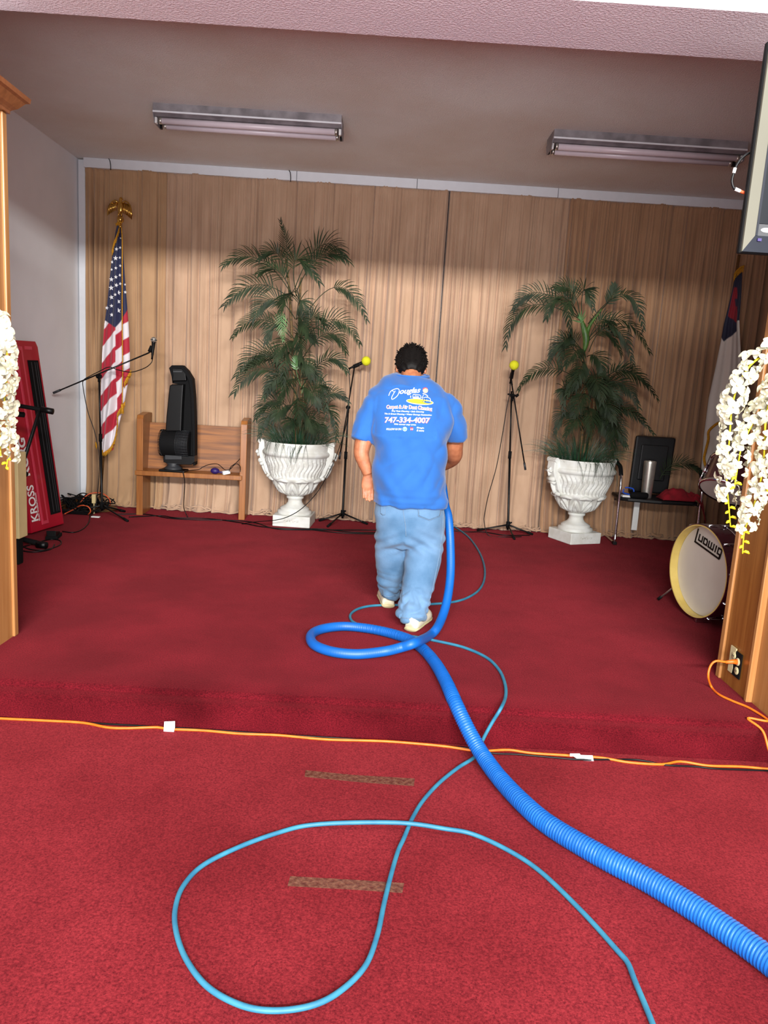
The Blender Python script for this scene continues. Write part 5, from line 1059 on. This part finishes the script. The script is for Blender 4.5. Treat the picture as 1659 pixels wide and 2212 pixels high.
px = [(-60, 1546), (0, 1549), (100, 1553), (180, 1558), (230, 1563), (300, 1567), (345, 1570), (430, 1574), (600, 1586), (800, 1598), (1000, 1614), (1060, 1626), (1120, 1629), (1200, 1636), (1250, 1640), (1320, 1640), (1380, 1641), (1440, 1652), (1500, 1655), (1550, 1660), (1659, 1664), (1720, 1668)]
cable([(p[0], min(p[1], 3.080), LOW+0.0045) for p in [g2(u, v) for u, v in px]], 0.0045, 'black', 'thin black cable running beside the orange cord at the foot of the step')
# ================================================================== TAPE MARKS
for (P, lab) in [([(660, 1664), (760, 1674), (896, 1682), (894, 1698), (780, 1690), (658, 1678)], 'worn strip of brown tape on the carpet, nearer the step'), ([(627, 1893), (750, 1900), (873, 1908), (869, 1929), (750, 1921), (621, 1914)], 'worn strip of brown tape on the carpet, farther from the step')]:
    bm = new(); prism(bm, [onz(u, v, LOW+0.001) for u, v in P], (0, 0, 0.0008)); put(obj('tape_strip', bm, 'tape', smooth=False), lab, 'tape', 'brown tape strips on the front carpet')
# ================================================================== HOSES
def floor_or_riser(u, v, r, x_on=None):
    p = onz(u, v, r)
    if p.y > 3.085: return p
    p2 = onz(u, v, LOW+r)
    if p2.y < 3.06: return p2
    return ony(u, v, 3.028)
HR = 0.028
hp_ = [Vector((0.30, 4.86, 0.80)), Vector((0.385, 4.66, 0.80)), ony(962, 1092, 4.50), ony(969, 1120, 4.44), ony(973, 1180, 4.38), ony(973, 1240, 4.30), ony(967, 1290, 4.20), ony(957, 1328, 4.10), ony(943, 1358, 3.98), ony(925, 1375, 3.90), onz(898, 1388, 0.092), onz(868, 1398, 0.07), onz(830, 1407, 0.04), onz(770, 1413, HR), onz(715, 1407, HR), onz(678, 1392, HR), onz(672, 1372, HR), onz(695, 1359, HR), onz(740, 1353, HR), onz(790, 1357, HR), onz(840, 1367, HR), onz(885, 1382, HR), onz(915, 1403, HR), onz(940, 1432, HR), onz(962, 1470, HR), ony(982, 1515, 3.09),
       ony(1003, 1560, 3.005), ony(1022, 1597, 2.95), ony(1045, 1635, 2.88), ony(1080, 1682, 2.745), onz(1130, 1735, LOW+0.036), onz(1190, 1785, LOW+0.036), onz(1300, 1850, LOW+0.037), onz(1400, 1902, LOW+0.038), onz(1500, 1962, LOW+0.039), onz(1600, 2030, LOW+0.040), onz(1680, 2090, LOW+0.04), onz(1800, 2190, LOW+0.04)]
for i in range(26, 30):
    if hp_[i].z < LOW+0.036: hp_[i].z = LOW+0.036
P = smooth_path(hp_, 0.0033)
cum = [0]
for a, b in zip(P, P[1:]): cum.append(cum[-1]+(b-a).length)
tot = cum[-1]
def hr(s):
    i = min(len(cum)-1, int(s*(len(cum)-1))); d = cum[i]; f = d/tot
    base = 0.0255+0.0125*max(0, min(1, (f-0.50)/0.42)); rib = 0.0002+0.0020*max(0, min(1, (f-0.45)/0.3))
    return base+rib*math.sin(d/0.0115*2*PI)
bm = new(); tube(bm, P, hr, 20)
t = thing('vacuum_hose', 'thick ribbed bright blue hose looping behind the man and crossing the front carpet', 'hose', tuple(hp_[13]-Vector((0, 0, HR))))
obj('hose', bm, 'hose_blue', t)
bm = new(); d = (hp_[1]-hp_[0]).normalized(); tube(bm, [hp_[0]-d*0.06, hp_[0]+d*0.05], 0.031, 20); obj('cuff', bm, 'black_matte', t)
R_ = 0.0078
px = [(966, 1131), (985, 1140), (1012, 1160), (1034, 1190), (1046, 1222), (1046, 1252), (1034, 1275), (1008, 1292), (975, 1301), (930, 1305), (885, 1307), (840, 1307), (800, 1309), (772, 1316), (757, 1328), (760, 1341), (775, 1349), (805, 1358), (860, 1371), (905, 1377), (940, 1384), (1000, 1398), (1050, 1420), (1078, 1447), (1091, 1478), (1092, 1505), (1082, 1530), (1066, 1556), (1050, 1584), (1040, 1605), (1034, 1622), (1022, 1638), (990, 1658), (950, 1690), (915, 1728), (892, 1765), (881, 1790), (872, 1812), (860, 1838), (846, 1885), (830, 1950), (815, 2020), (790, 2085), (740, 2137), (680, 2170), (600, 2183), (525, 2173), (450, 2133), (402, 2072), (380, 2010), (379, 1960), (397, 1912), (440, 1868), (520, 1828), (600, 1799), (665, 1783), (760, 1777), (875, 1778), (960, 1790), (1022, 1802), (1100, 1838), (1170, 1885), (1260, 1972), (1335, 2055), (1356, 2080), (1372, 2120), (1410, 2212), (1440, 2300)]
pts = []
for i, (u, v) in enumerate(px):
    p = floor_or_riser(u, v, R_)
    if i in (56, 57, 58) : p = onz(u, v, LOW+0.0235)
    pts.append(p)
Pc = smooth_path(pts, 0.012)
bm = new(); tube(bm, Pc, R_, 12); put(obj('solution_hose', bm, 'hose_cyan'), 'thin light blue hose winding in large loops over the red carpet', 'hose')
# ================================================================== THE MAN
t = thing('person', 'person in a blue printed t-shirt and loose jeans, bending over a floor tool', 'person', (0.17, 4.3, 0))
def px_ring(v, ul, ur, yc, hd, n=40, ex=2.4, tilt=0.0, dz=0.0):
    L, R_x = ony(ul, v, yc), ony(ur, v, yc); cx, z = (L.x+R_x.x)/2, (L.z+R_x.z)/2+dz; hw = (R_x.x-L.x)/2; out = []
    for k in range(n):
        a = 2*PI*k/n; ca, sa = math.cos(a), math.sin(a)
        x = math.copysign(abs(ca)**(2/ex), ca)*hw; y = math.copysign(abs(sa)**(2/ex), sa)*hd
        out.append(Vector((cx+x, yc+y, z+tilt*y)))
    return out
P3 = lambda u, v, y: ony(u, v, y)
# ---- shirt
TR = [(1087, 804, 964, 4.345, .175), (1060, 804, 962, 4.34, .18), (1020, 806, 962, 4.35, .19), (980, 806, 965, 4.37, .195), (940, 803, 971, 4.40, .195), (905, 801, 976, 4.43, .185), (875, 801, 976, 4.46, .17), (852, 798, 975, 4.49, .15), (836, 812, 958, 4.52, .13), (822, 836, 939, 4.55, .105), (812, 852, 926, 4.57, .085)]
bm = new(); rings_loft(bm, [px_ring(v, a, b, y, h, tilt=0.10*i/10) for i, (v, a, b, y, h) in enumerate(TR)])
tube(bm, smooth_path([P3(846, 870, 4.49), P3(816, 878, 4.46), P3(797, 905, 4.43), P3(784, 940, 4.40), P3(778, 954, 4.39)], 0.03), lambda s: 0.074+0.012*math.sin(s*3)-0.006*s, 20)
tube(bm, smooth_path([P3(932, 870, 4.49), P3(958, 874, 4.47), P3(976, 902, 4.48), P3(987, 948, 4.52)], 0.03), lambda s: 0.074+0.012*math.sin(s*3)-0.010*s, 20)
bm = remeshed(bm, 0.009, 3)
zt, zb = 1.30, 0.70
for v in bm.verts:
    c = v.co; n = noise.noise(Vector((c.x*5+c.z*4, c.y*5, c.z*3-c.x*6)))
    f = noise.noise(Vector((c.x*11-c.z*8, 1.3, c.z*8+c.x*5))); hem = max(0, (0.80-c.z)/0.1)
    pr_ = 1 if (c.z < 1.08 or c.y > 4.4 or abs(c.x-0.13) > 0.17) else 0.3; dg = noise.noise(Vector(((c.x*0.8+c.z*0.6)*16, c.y*4, (c.z*0.8-c.x*0.6)*3.5))); dr = abs(noise.noise(Vector(((c.x*0.7-c.z*0.7)*9+4, c.y*5, (c.z+c.x)*2.5))))
    v.co = c+v.normal*(0.007*n+pr_*(0.010*f+0.015*dg+0.024*(dr-0.2))+0.002*hem*math.sin(c.z*160))
bm.normal_update(); SH = BVHTree.FromBMesh(bm)
sh = obj('t_shirt', bm, 'shirt', t)
# ribbed collar
bm = new(); col = [x+Vector((0, 0, 0.004)) for x in px_ring(812, 851, 927, 4.572, .090, tilt=0.1)]; tube(bm, col+[col[0]], 0.006, 8); obj('collar', bm, 'shirt', sh)
# ---- jeans
bm = new()
HP = [(1060, 816, 954, 4.34, .14), (1085, 811, 958, 4.34, .15), (1110, 808, 962, 4.34, .165), (1140, 811, 960, 4.34, .155), (1165, 811, 961, 4.34, .14), (1180, 814, 957, 4.345, .11)]
rings_loft(bm, [px_ring(*r_) for r_ in HP])
LL = [(1120, 812, 882, 4.35, .12), (1160, 811, 880, 4.36, .118), (1200, 810, 880, 4.39, .108), (1240, 813, 878, 4.43, .098), (1262, 816, 872, 4.46, .092), (1280, 820, 864, 4.49, .085), (1291, 824, 857, 4.51, .074)]
RL = [(1120, 884, 961, 4.34, .12), (1160, 877, 961, 4.33, .118), (1200, 876, 955, 4.30, .11), (1240, 873, 945, 4.25, .10), (1270, 866, 938, 4.20, .095), (1300, 859, 928, 4.15, .092), (1322, 857, 923, 4.12, .088), (1338, 861, 919, 4.11, .078)]
for Lg in (LL, RL): rings_loft(bm, [px_ring(*r_, ex=2.1) for r_ in Lg])
bm = remeshed(bm, 0.008, 3)
for v in bm.verts:
    c = v.co; low = max(0, min(1, (0.30-c.z)/0.18)); leg = 1 if c.x > 0.17 else -1
    an = math.atan2(c.y-(4.5 if leg < 0 else 4.12), c.x-(0.12 if leg < 0 else 0.235)); wv = low*(0.020*(abs(noise.noise(Vector((math.cos(an)*0.9+leg*3, math.sin(an)*0.9, c.z*17+0.5*an))))*2-0.55)+0.005*noise.noise(c*26))
    kn = 0.008*noise.noise(Vector((c.x*7, c.y*7, c.z*13)))*(1 if c.z < 0.62 else 0.5)
    dg_ = 0.006*math.exp(-((c.z-0.46)/0.07)**2)*math.sin(c.x*50+c.z*90*leg)
    v.co = c+v.normal*(wv+kn+dg_)
bm.normal_update(); JE = BVHTree.FromBMesh(bm)
je = obj('jeans', bm, 'denim', t)
def onto(bvh, u, v, off, far=4.3):
    d = ray(u, v).normalized(); h = bvh.ray_cast(CAM, d)
    return h[0]-d*off if h[0] else None
def stitched(bvh, px, r, m, name, par, off=0.0015, step=1.5):
    """a seam laid on the cloth's real surface"""
    out = []
    for (u0, v0), (u1, v1) in zip(px, px[1:]):
        n = max(1, int(math.hypot(u1-u0, v1-v0)/step))
        for k in range(n):
            p = onto(bvh, u0+(u1-u0)*k/n, v0+(v1-v0)*k/n, off)
            if p: out.append(p)
    bm = new()
    if len(out) > 2: tube(bm, out, r, 5); return obj(name, bm, m, par)
    bm.free()
def patch(bvh, px, off, m, name, par, nu=14, nv=14):
    """a four-cornered cloth patch laid on the surface; px = TL, TR, BR, BL plus a sagging bottom middle"""
    (a, b, c_, d_, sag) = px; bm = new(); G = []
    for j in range(nv+1):
        row = []
        for i in range(nu+1):
            s, v_ = i/nu, j/nv; u = (a[0]*(1-s)+b[0]*s)*(1-v_)+(d_[0]*(1-s)+c_[0]*s)*v_; vv = (a[1]*(1-s)+b[1]*s)*(1-v_)+(d_[1]*(1-s)+c_[1]*s)*v_+sag*v_*(1-abs(2*s-1))
            p = onto(bvh, u, vv, off); row.append(bm.verts.new(p) if p else None)
        G.append(row)
    for j in range(nv):
        for i in range(nu):
            f = [G[j][i], G[j][i+1], G[j+1][i+1], G[j+1][i]]
            if all(f): bm.faces.new(f)
    for v in [v for v in bm.verts if not v.link_faces]: bm.verts.remove(v)
    o = obj(name, bm, m, par); md = o.modifiers.new('t', 'SOLIDIFY'); md.thickness = 0.003; md.offset = 0; return o
pk = patch(JE, ((903, 1084), (957, 1087), (950, 1114), (905, 1114), 9), 0.004, 'denim', 'back_pocket', je)
stitched(JE, [(903, 1087), (904, 1115), (928, 1124), (951, 1115), (957, 1089)], 0.0016, 'denim_seam', 'stitching', pk, 0.006)
pk = patch(JE, ((822, 1084), (832, 1084), (832, 1112), (822, 1109), 3), 0.004, 'denim', 'back_pocket', je)
stitched(JE, [(832, 1085), (832, 1112), (822, 1109)], 0.0016, 'denim_seam', 'stitching', pk, 0.006)
stitched(JE, [(868, 1086), (872, 1110), (876, 1135), (877, 1160)], 0.0022, 'denim_seam', 'seat_seam', je)
stitched(JE, [(958, 1095), (957, 1130), (955, 1160), (949, 1200), (941, 1240), (934, 1275), (925, 1310)], 0.0018, 'denim_seam', 'side_seam', je)
stitched(JE, [(861, 1333), (880, 1336), (905, 1336), (918, 1332)], 0.003, 'denim_seam', 'hem', je)
stitched(JE, [(826, 1287), (840, 1289), (855, 1287)], 0.003, 'denim_seam', 'hem', je)
# ---- skin: head, neck, trunk, arms, hands, feet as one body
bm = new(); Hc = Vector(P3(888, 795, 4.66)); pitch = Matrix.Rotation(-0.85, 3, 'X')
def H(x, y, z): return Hc+pitch @ (Vector((x, y, z))*1.10)
def hl(rows):
    rings_loft(bm, [[H(cx+hw*math.cos(a), cy+hd*math.sin(a), z) for a in [2*PI*k/24 for k in range(24)]] for z, hw, hd, cx, cy in rows])
hl([(-0.125, 0.030, 0.030, 0, 0.055), (-0.115, 0.045, 0.045, 0, 0.045), (-0.09, 0.058, 0.066, 0, 0.025), (-0.05, 0.068, 0.084, 0, 0.006), (0.0, 0.075, 0.093, 0, 0), (0.04, 0.076, 0.095, 0, -0.004), (0.075, 0.068, 0.085, 0, -0.004), (0.10, 0.050, 0.064, 0, -0.004), (0.115, 0.025, 0.034, 0, -0.004)])
tube(bm, [H(0, 0.088, 0.012), H(0, 0.105, -0.018), H(0, 0.112, -0.035)], lambda s: 0.010+0.006*s, 10)          # nose
for s in (-1, 1):
    ellipsoid(bm, H(s*0.011, 0.104, -0.036), 0.008, 0.008, 0.007, nu=10, nv=8); ellipsoid(bm, H(s*0.032, 0.078, 0.022), 0.020, 0.010, 0.006, nu=10, nv=8)
    ellipsoid(bm, H(s*0.080, -0.002, -0.012), 0.009, 0.020, 0.032, pitch, 12, 10)     # ears
    ellipsoid(bm, H(s*0.038, 0.062, -0.03), 0.022, 0.018, 0.02, nu=10, nv=8)
ellipsoid(bm, H(0, 0.088, -0.066), 0.024, 0.010, 0.006, nu=12, nv=8); ellipsoid(bm, H(0, 0.086, -0.077), 0.020, 0.010, 0.007, nu=12, nv=8); ellipsoid(bm, H(0, 0.078, -0.108), 0.022, 0.016, 0.014, nu=12, nv=8)
nk = Vector(P3(889, 822, 4.54)); tube(bm, [nk+Vector((0, -0.02, -0.10)), nk, H(0, -0.02, -0.06), H(0, -0.01, 0)], lambda s: 0.066-0.008*s, 20)
rings_loft(bm, [px_ring(v, a+14, b-14, y, h*0.8) for v, a, b, y, h in TR[:9]])
def limb(pts, r, n=16): tube(bm, smooth_path(pts, 0.012), r, n)
sl = P3(822, 882, 4.46); el = P3(781, 972, 4.37); wl = P3(795, 1024, 4.365)
limb([P3(850, 880, 4.48), sl, P3(797, 920, 4.42), el, P3(785, 996, 4.365), P3(791, 1012, 4.365), wl], lambda s: 0.060-0.004*math.sin(s*5)-0.033*max(0, s-0.5)/0.5)
sr = P3(955, 882, 4.47); er = P3(980, 968, 4.60); wr = Vector((0.33, 4.90, 0.80))
limb([P3(930, 880, 4.48), sr, P3(980, 920, 4.53), er, P3(976, 990, 4.70), Vector((0.38, 4.82, 0.86)), wr], lambda s: 0.058-0.026*max(0, s-0.55)/0.45)
def hand(w_, dirv, palm_n, side, curl, spread=0.010):
    """w_ wrist, dirv towards the fingers, palm_n out of the palm, side = thumb side"""
    d, pn, sd = dirv.normalized(), palm_n.normalized(), side.normalized(); k0 = w_+d*0.085
    rr = []
    for h, hw, ht in [(-0.03, 0.024, 0.022), (0.01, 0.028, 0.019), (0.03, 0.036, 0.017), (0.055, 0.040, 0.015), (0.08, 0.039, 0.013), (0.092, 0.034, 0.010)]:
        rr.append([w_+d*h+sd*hw*math.cos(a)+pn*ht*math.sin(a) for a in [2*PI*k/16 for k in range(16)]])
    rings_loft(bm, rr)
    for i, (off, L, r) in enumerate([(0.028, 0.068, 0.0090), (0.0095, 0.076, 0.0094), (-0.0095, 0.070, 0.0090), (-0.027, 0.056, 0.0082)]):
        p = k0+sd*off-d*0.02; dd = (d+sd*off*spread*10).normalized(); P_ = [p, k0+sd*off]; p = k0+sd*off
        for j, f in enumerate((0.45, 0.31, 0.24)):
            c_ = curl*(0.35+0.35*j)*(1+0.12*i); dd = (dd*math.cos(c_)+pn*math.sin(c_)).normalized(); p = p+dd*L*f; P_.append(p)
        tube(bm, P_, lambda s, r=r: r*(1.02-0.22*s), 10); ellipsoid(bm, P_[-1], r*0.8, r*0.8, r*0.8, nu=8, nv=6)
    b0 = w_+d*0.022+sd*0.020; P_ = [b0, w_+d*0.040+sd*0.042+pn*0.008, w_+d*0.066+sd*0.053+pn*0.016, w_+d*0.088+sd*0.050+pn*0.022]
    tube(bm, P_, lambda s: 0.0135-0.0045*s, 10); ellipsoid(bm, P_[-1], 0.009, 0.009, 0.009, nu=8, nv=6)
hand(wl, Vector((0.05, 0.0, -1)), Vector((0.1, -1, -0.05)), Vector((1, 0.1, 0.05)), 0.22)
hand(wr, Vector((-0.75, 0.35, -0.55)), Vector((-0.3, 0.5, 0.8)), Vector((-0.3, 0.85, 0.35)), 1.15, 0.0)
for Lg in (LL, RL): rings_loft(bm, [px_ring(v, (a+b)/2-20 if v < 1250 else (a+b)/2-13, (a+b)/2+20 if v < 1250 else (a+b)/2+13, y, 0.055) for v, a, b, y, h in Lg])
rings_loft(bm, [px_ring(v, a+14, b-14, y, h*0.8) for v, a, b, y, h in HP])
bm = remeshed(bm, 0.0045, 1)
bd = obj('body', bm, 'skin', t)
for s in (-1, 1):
    bm = new(); ellipsoid(bm, H(s*0.030, 0.086, 0.008), 0.011, 0.008, 0.008, nu=12, nv=8); ey = obj('eye', bm, 'white', bd); bm = new(); ellipsoid(bm, H(s*0.030, 0.092, 0.007), 0.005, 0.004, 0.005, nu=10, nv=6); obj('iris', bm, 'hair', ey)
    bm = new(); tube(bm, [H(s*0.014, 0.093, 0.026), H(s*0.03, 0.092, 0.032), H(s*0.05, 0.078, 0.027)], (0.005, 0.002), 6); obj('eyebrow', bm, 'hair', bd)
# hair: cropped cap with tufts
bm = new(); rr_ = []
for z, hw, hd, cy in [(-0.100, 0.040, 0.030, -0.052), (-0.078, 0.056, 0.048, -0.050), (-0.06, 0.069, 0.060, -0.040), (-0.03, 0.080, 0.074, -0.028), (0.0, 0.085, 0.088, -0.018), (0.04, 0.088, 0.100, -0.010), (0.08, 0.082, 0.094, -0.008), (0.11, 0.062, 0.074, -0.008), (0.130, 0.032, 0.042, -0.008), (0.136, 0.008, 0.01, -0.008)]:
    rr_.append([H(hw*math.cos(a)*(1+0.035*math.sin(a*9+z*60)), cy+hd*math.sin(a)*(1+0.03*math.sin(a*11)), z+0.006*math.sin(a*7)) for a in [2*PI*k/48 for k in range(48)]])
rings_loft(bm, rr_)
rnd = random.Random(3)
for k in range(520):
    a = rnd.uniform(0, 2*PI); z = rnd.uniform(-0.06, 0.132); i = 0
    tab = [(-0.100, 0.040, 0.030, -0.052), (-0.078, 0.056, 0.048, -0.050), (-0.06, 0.069, 0.060, -0.040), (-0.03, 0.080, 0.074, -0.028), (0.0, 0.085, 0.088, -0.018), (0.04, 0.088, 0.100, -0.010), (0.08, 0.082, 0.094, -0.008), (0.11, 0.062, 0.074, -0.008), (0.1335, 0.025, 0.03, -0.008)]
    for r0, r1 in zip(tab, tab[1:]):
        if r0[0] <= z <= r1[0]: f = (z-r0[0])/(r1[0]-r0[0]); hw, hd, cy = [r0[m_]+(r1[m_]-r0[m_])*f for m_ in (1, 2, 3)]
    n_ = Vector((math.cos(a), math.sin(a), (z-0.02)*9)).normalized(); p = Vector((hw*math.cos(a)*0.97, cy+hd*math.sin(a)*0.97, z))
    L = rnd.uniform(0.012, 0.024) if z > 0.03 else 0.006; dn = Vector((rnd.uniform(-.5, .5), -0.2, -0.9 if z < 0.08 else 0.3)); e = p+n_*L*0.5+dn*L*0.55
    tube(bm, [H(*p), H(*(p.lerp(e, 0.5)+n_*L*0.2)), H(*e)], lambda s: 0.0048*(1-0.8*s), 4)
obj('hair', bm, 'hair', bd)
# shoes
def shoe(x, y, L, rz, pitch_, name):
    Mx = Matrix.Translation((x, y, 0)) @ Matrix.Rotation(rz, 4, 'Z') @ Matrix.Rotation(pitch_, 4, 'X'); bm = new()
    rows = [(-0.005, 0.034, 0.052), (0.02, 0.040, 0.058), (0.06, 0.042, 0.062), (0.11, 0.042, 0.064), (0.16, 0.046, 0.062), (0.21, 0.049, 0.050), (0.25, 0.040, 0.042), (0.275, 0.022, 0.030)]
    rings_loft(bm, [[Mx @ Vector((hw*math.cos(a), yy*L/0.275, 0.024+h*max(-0.05, math.sin(a)))) for a in [2*PI*k/24 for k in range(24)]] for yy, hw, h in rows]); s_ = obj(name, bm, 'shoe', t)
    bm = new(); rings_loft(bm, [[Mx @ Vector(((hw+0.004)*math.cos(a), yy*L/0.275+(0.006 if yy > 0.26 else (-0.006 if yy < 0 else 0)), 0.013+0.0125*math.sin(a))) for a in [2*PI*k/24 for k in range(24)]] for yy, hw, h in rows]); obj('sole', bm, 'shoe_sole', s_)
shoe(0.232, 4.035, 0.29, -0.38, 0.0, 'shoe'); shoe(0.105, 4.46, 0.29, 0.10, 0.0, 'shoe')
# ---- print on the back of the shirt
def shirt_text(s, uc, vc, wpx, hpx, m, bold=0.0, rot=0.0, arch=0.0, off=0.0022, shear=0.0, name='printed_lettering'):
    b_ = text_bm(s, 1.0, bold, shear); xs = [v.co.x for v in b_.verts]; ys = [v.co.y for v in b_.verts]
    w_, h_ = max(xs)-min(xs), max(ys)-min(ys); x0, y0 = (max(xs)+min(xs))/2, (max(ys)+min(ys))/2
    bmesh.ops.subdivide_edges(b_, edges=[e for e in b_.edges if e.calc_length() > 0.5], cuts=2)
    def f(c):
        x = (c.x-x0)/w_*wpx; y = (c.y-y0)/h_*hpx; ca, sa = math.cos(rot), math.sin(rot)
        return onto(SH, uc+x*ca+y*sa, vc-y*ca+x*sa+arch*(x/wpx*2)**2, off) or Vector((0, 4.4, 1))
    bm = new(); merge(bm, b_, f); return obj(name, bm, m, sh, False)
shirt_text('ouglas', 886, 845.5, 46, 15, 'ink_white', 0.022, -0.07, shear=0.45)
def stroke(px, r, m, name='printed_drawing', off=0.002):
    px = [(p.x, p.y) for p in smooth_path([(a, b, 0) for a, b in px], 1.5)]
    return stitched(SH, px, r, m, name, sh, off, 0.6)
stroke([(839.6, 854.7), (843.4, 846), (851, 841.2), (858.6, 839.5), (862.4, 842.8), (860.8, 850.4), (856.4, 856.9), (848.8, 862.3), (846.1, 861.8), (846.7, 856.9), (852, 847.1), (854.2, 843.9)], 0.0024, 'ink_white', 'printed_lettering'); stroke([(846.5, 843), (850, 846), (852, 848)], 0.0018, 'ink_white', 'printed_lettering')
def disc(uc, vc, a, b, m, off=0.0018, n=26, rot=0.0):
    bm = new(); c0 = onto(SH, uc, vc, off); cv = bm.verts.new(c0); R2 = [bm.verts.new(onto(SH, uc+a*math.cos(2*PI*k/n), vc+b*math.sin(2*PI*k/n)+rot*a*math.cos(2*PI*k/n), off)) for k in range(n)]
    for k in range(n): bm.faces.new([cv, R2[k], R2[(k+1) % n]])
    return obj('printed_drawing', bm, m, sh, False)
disc(907, 868, 29.5, 6.3, 'ink_white', 0.0016, rot=0.08); disc(907, 867.5, 28, 5.2, 'ink_yellow', 0.0022, rot=0.08)
disc(919, 843.5, 5.6, 5.6, 'ink_skin', 0.002); stroke([(913.5, 841), (916, 838.5), (920, 838), (924, 841)], 0.003, 'ink_red', off=0.003)
stroke([(915, 853), (912, 860), (921, 858), (929, 861), (930, 868)], 0.0018, 'ink_white', off=0.003); stroke([(913, 850), (919, 852), (924, 856), (921, 859)], 0.0026, 'ink_white', off=0.003)
stroke([(915, 860), (914, 866), (911, 868)], 0.0018, 'ink_dark', off=0.0035); stroke([(919, 861), (919, 869)], 0.0018, 'ink_dark', off=0.0035)
stroke([(887, 855), (887, 860)], 0.003, 'ink_white'); stroke([(892, 852), (906, 853), (909, 857), (908, 860), (893, 860), (892, 853)], 0.0018, 'ink_white'); stroke([(893, 858), (906, 859)], 0.0035, 'ink_white'); stroke([(896, 855), (905, 856)], 0.0012, 'ink_white')
def outl(s, uc, vc, w_, h_, mo, mi_, bo, rot, arch=0, shear=0.0):
    shirt_text(s, uc, vc, w_+2, h_+2.4, mo, bo, rot, arch, 0.0020, shear); shirt_text(s, uc, vc, w_, h_, mi_, 0.004, rot, arch, 0.0050, shear)
outl('Carpet & Air Duct Cleaning', 884, 880.5, 97, 8.5, 'ink_white', 'ink_red', 0.065, 0.045, 2.0)
shirt_text('Dry Vent Cleaning \u2022 Sofa Cleaning', 881, 889, 70, 4.2, 'ink_white', 0.02, 0.03, shear=0.2)
shirt_text('Tile & Grout Cleaning \u2022 Water Damage Restoration', 881.5, 895.5, 102, 4.2, 'ink_white', 0.02, 0.03, shear=0.2)
shirt_text('747-334-4007', 880.3, 907.3, 99, 12.8, 'ink_red', 0.036, 0.015, 0.8, 0.0020, 0.1)
shirt_text('747-334-4007', 880, 907, 97, 12, 'ink_white', 0.022, 0.015, 0.8, 0.0050, 0.1)
shirt_text('We cover any area', 875, 917.3, 47, 4.2, 'ink_white', 0.03, 0.03, shear=0.3)
shirt_text('FOLLOW US ON:', 851, 927, 33, 4.2, 'ink_white', 0.02, 0.0, shear=0.2)
disc(874.5, 926.8, 4.6, 4.6, 'ink_white', 0.0018); disc(874.5, 926.8, 3.9, 3.9, 'ink_cyan', 0.0026); shirt_text('T', 874.5, 926.8, 3.4, 5, 'ink_white', 0.05, 0, off=0.0036)
stroke([(886.3, 926.8), (892.7, 926.8)], 0.0105, 'ink_red', off=-0.004); shirt_text('yelp', 889.5, 927, 6, 3.2, 'ink_white', 0.03, 0, off=0.0065)
shirt_text('Google', 908, 924.5, 16, 4, 'ink_white', 0.02, 0.06, shear=0.3); shirt_text('& more', 908, 930, 16, 4, 'ink_white', 0.02, 0.06, shear=0.3)
# ---- the floor tool he holds, mostly hidden by his body
t = thing('carpet_wand', 'chrome carpet-cleaning wand held in front of the person, mostly hidden', 'floor tool', (0.19, 5.4, 0))
bm = new(); tube(bm, smooth_path([(0.285, 4.90, 0.785), (0.25, 5.05, 0.62), (0.21, 5.25, 0.25), (0.195, 5.34, 0.09)], 0.02), 0.022, 16); obj('pipe', bm, 'chrome', t)
bm = new(); prism(bm, [(0.195-0.16, 5.30, 0.004), (0.195-0.16, 5.40, 0.004), (0.195-0.05, 5.38, 0.10), (0.195-0.05, 5.31, 0.10)], (0.001, 0, 0)); bm.free(); bm = new()
rings_loft(bm, [[(0.195-a, 5.30, z), (0.195+a, 5.30, z), (0.195+a, 5.40-b, z), (0.195-a, 5.40-b, z)] for a, b, z in [(0.16, 0, 0.003), (0.16, 0.0, 0.03), (0.06, 0.02, 0.10), (0.03, 0.04, 0.12)]]); obj('head', bm, 'chrome', t, False)
bm = new(); tube(bm, [(0.285, 4.90, 0.785), (0.30, 4.855, 0.83)], 0.027, 16); obj('grip', bm, 'black_matte', t)
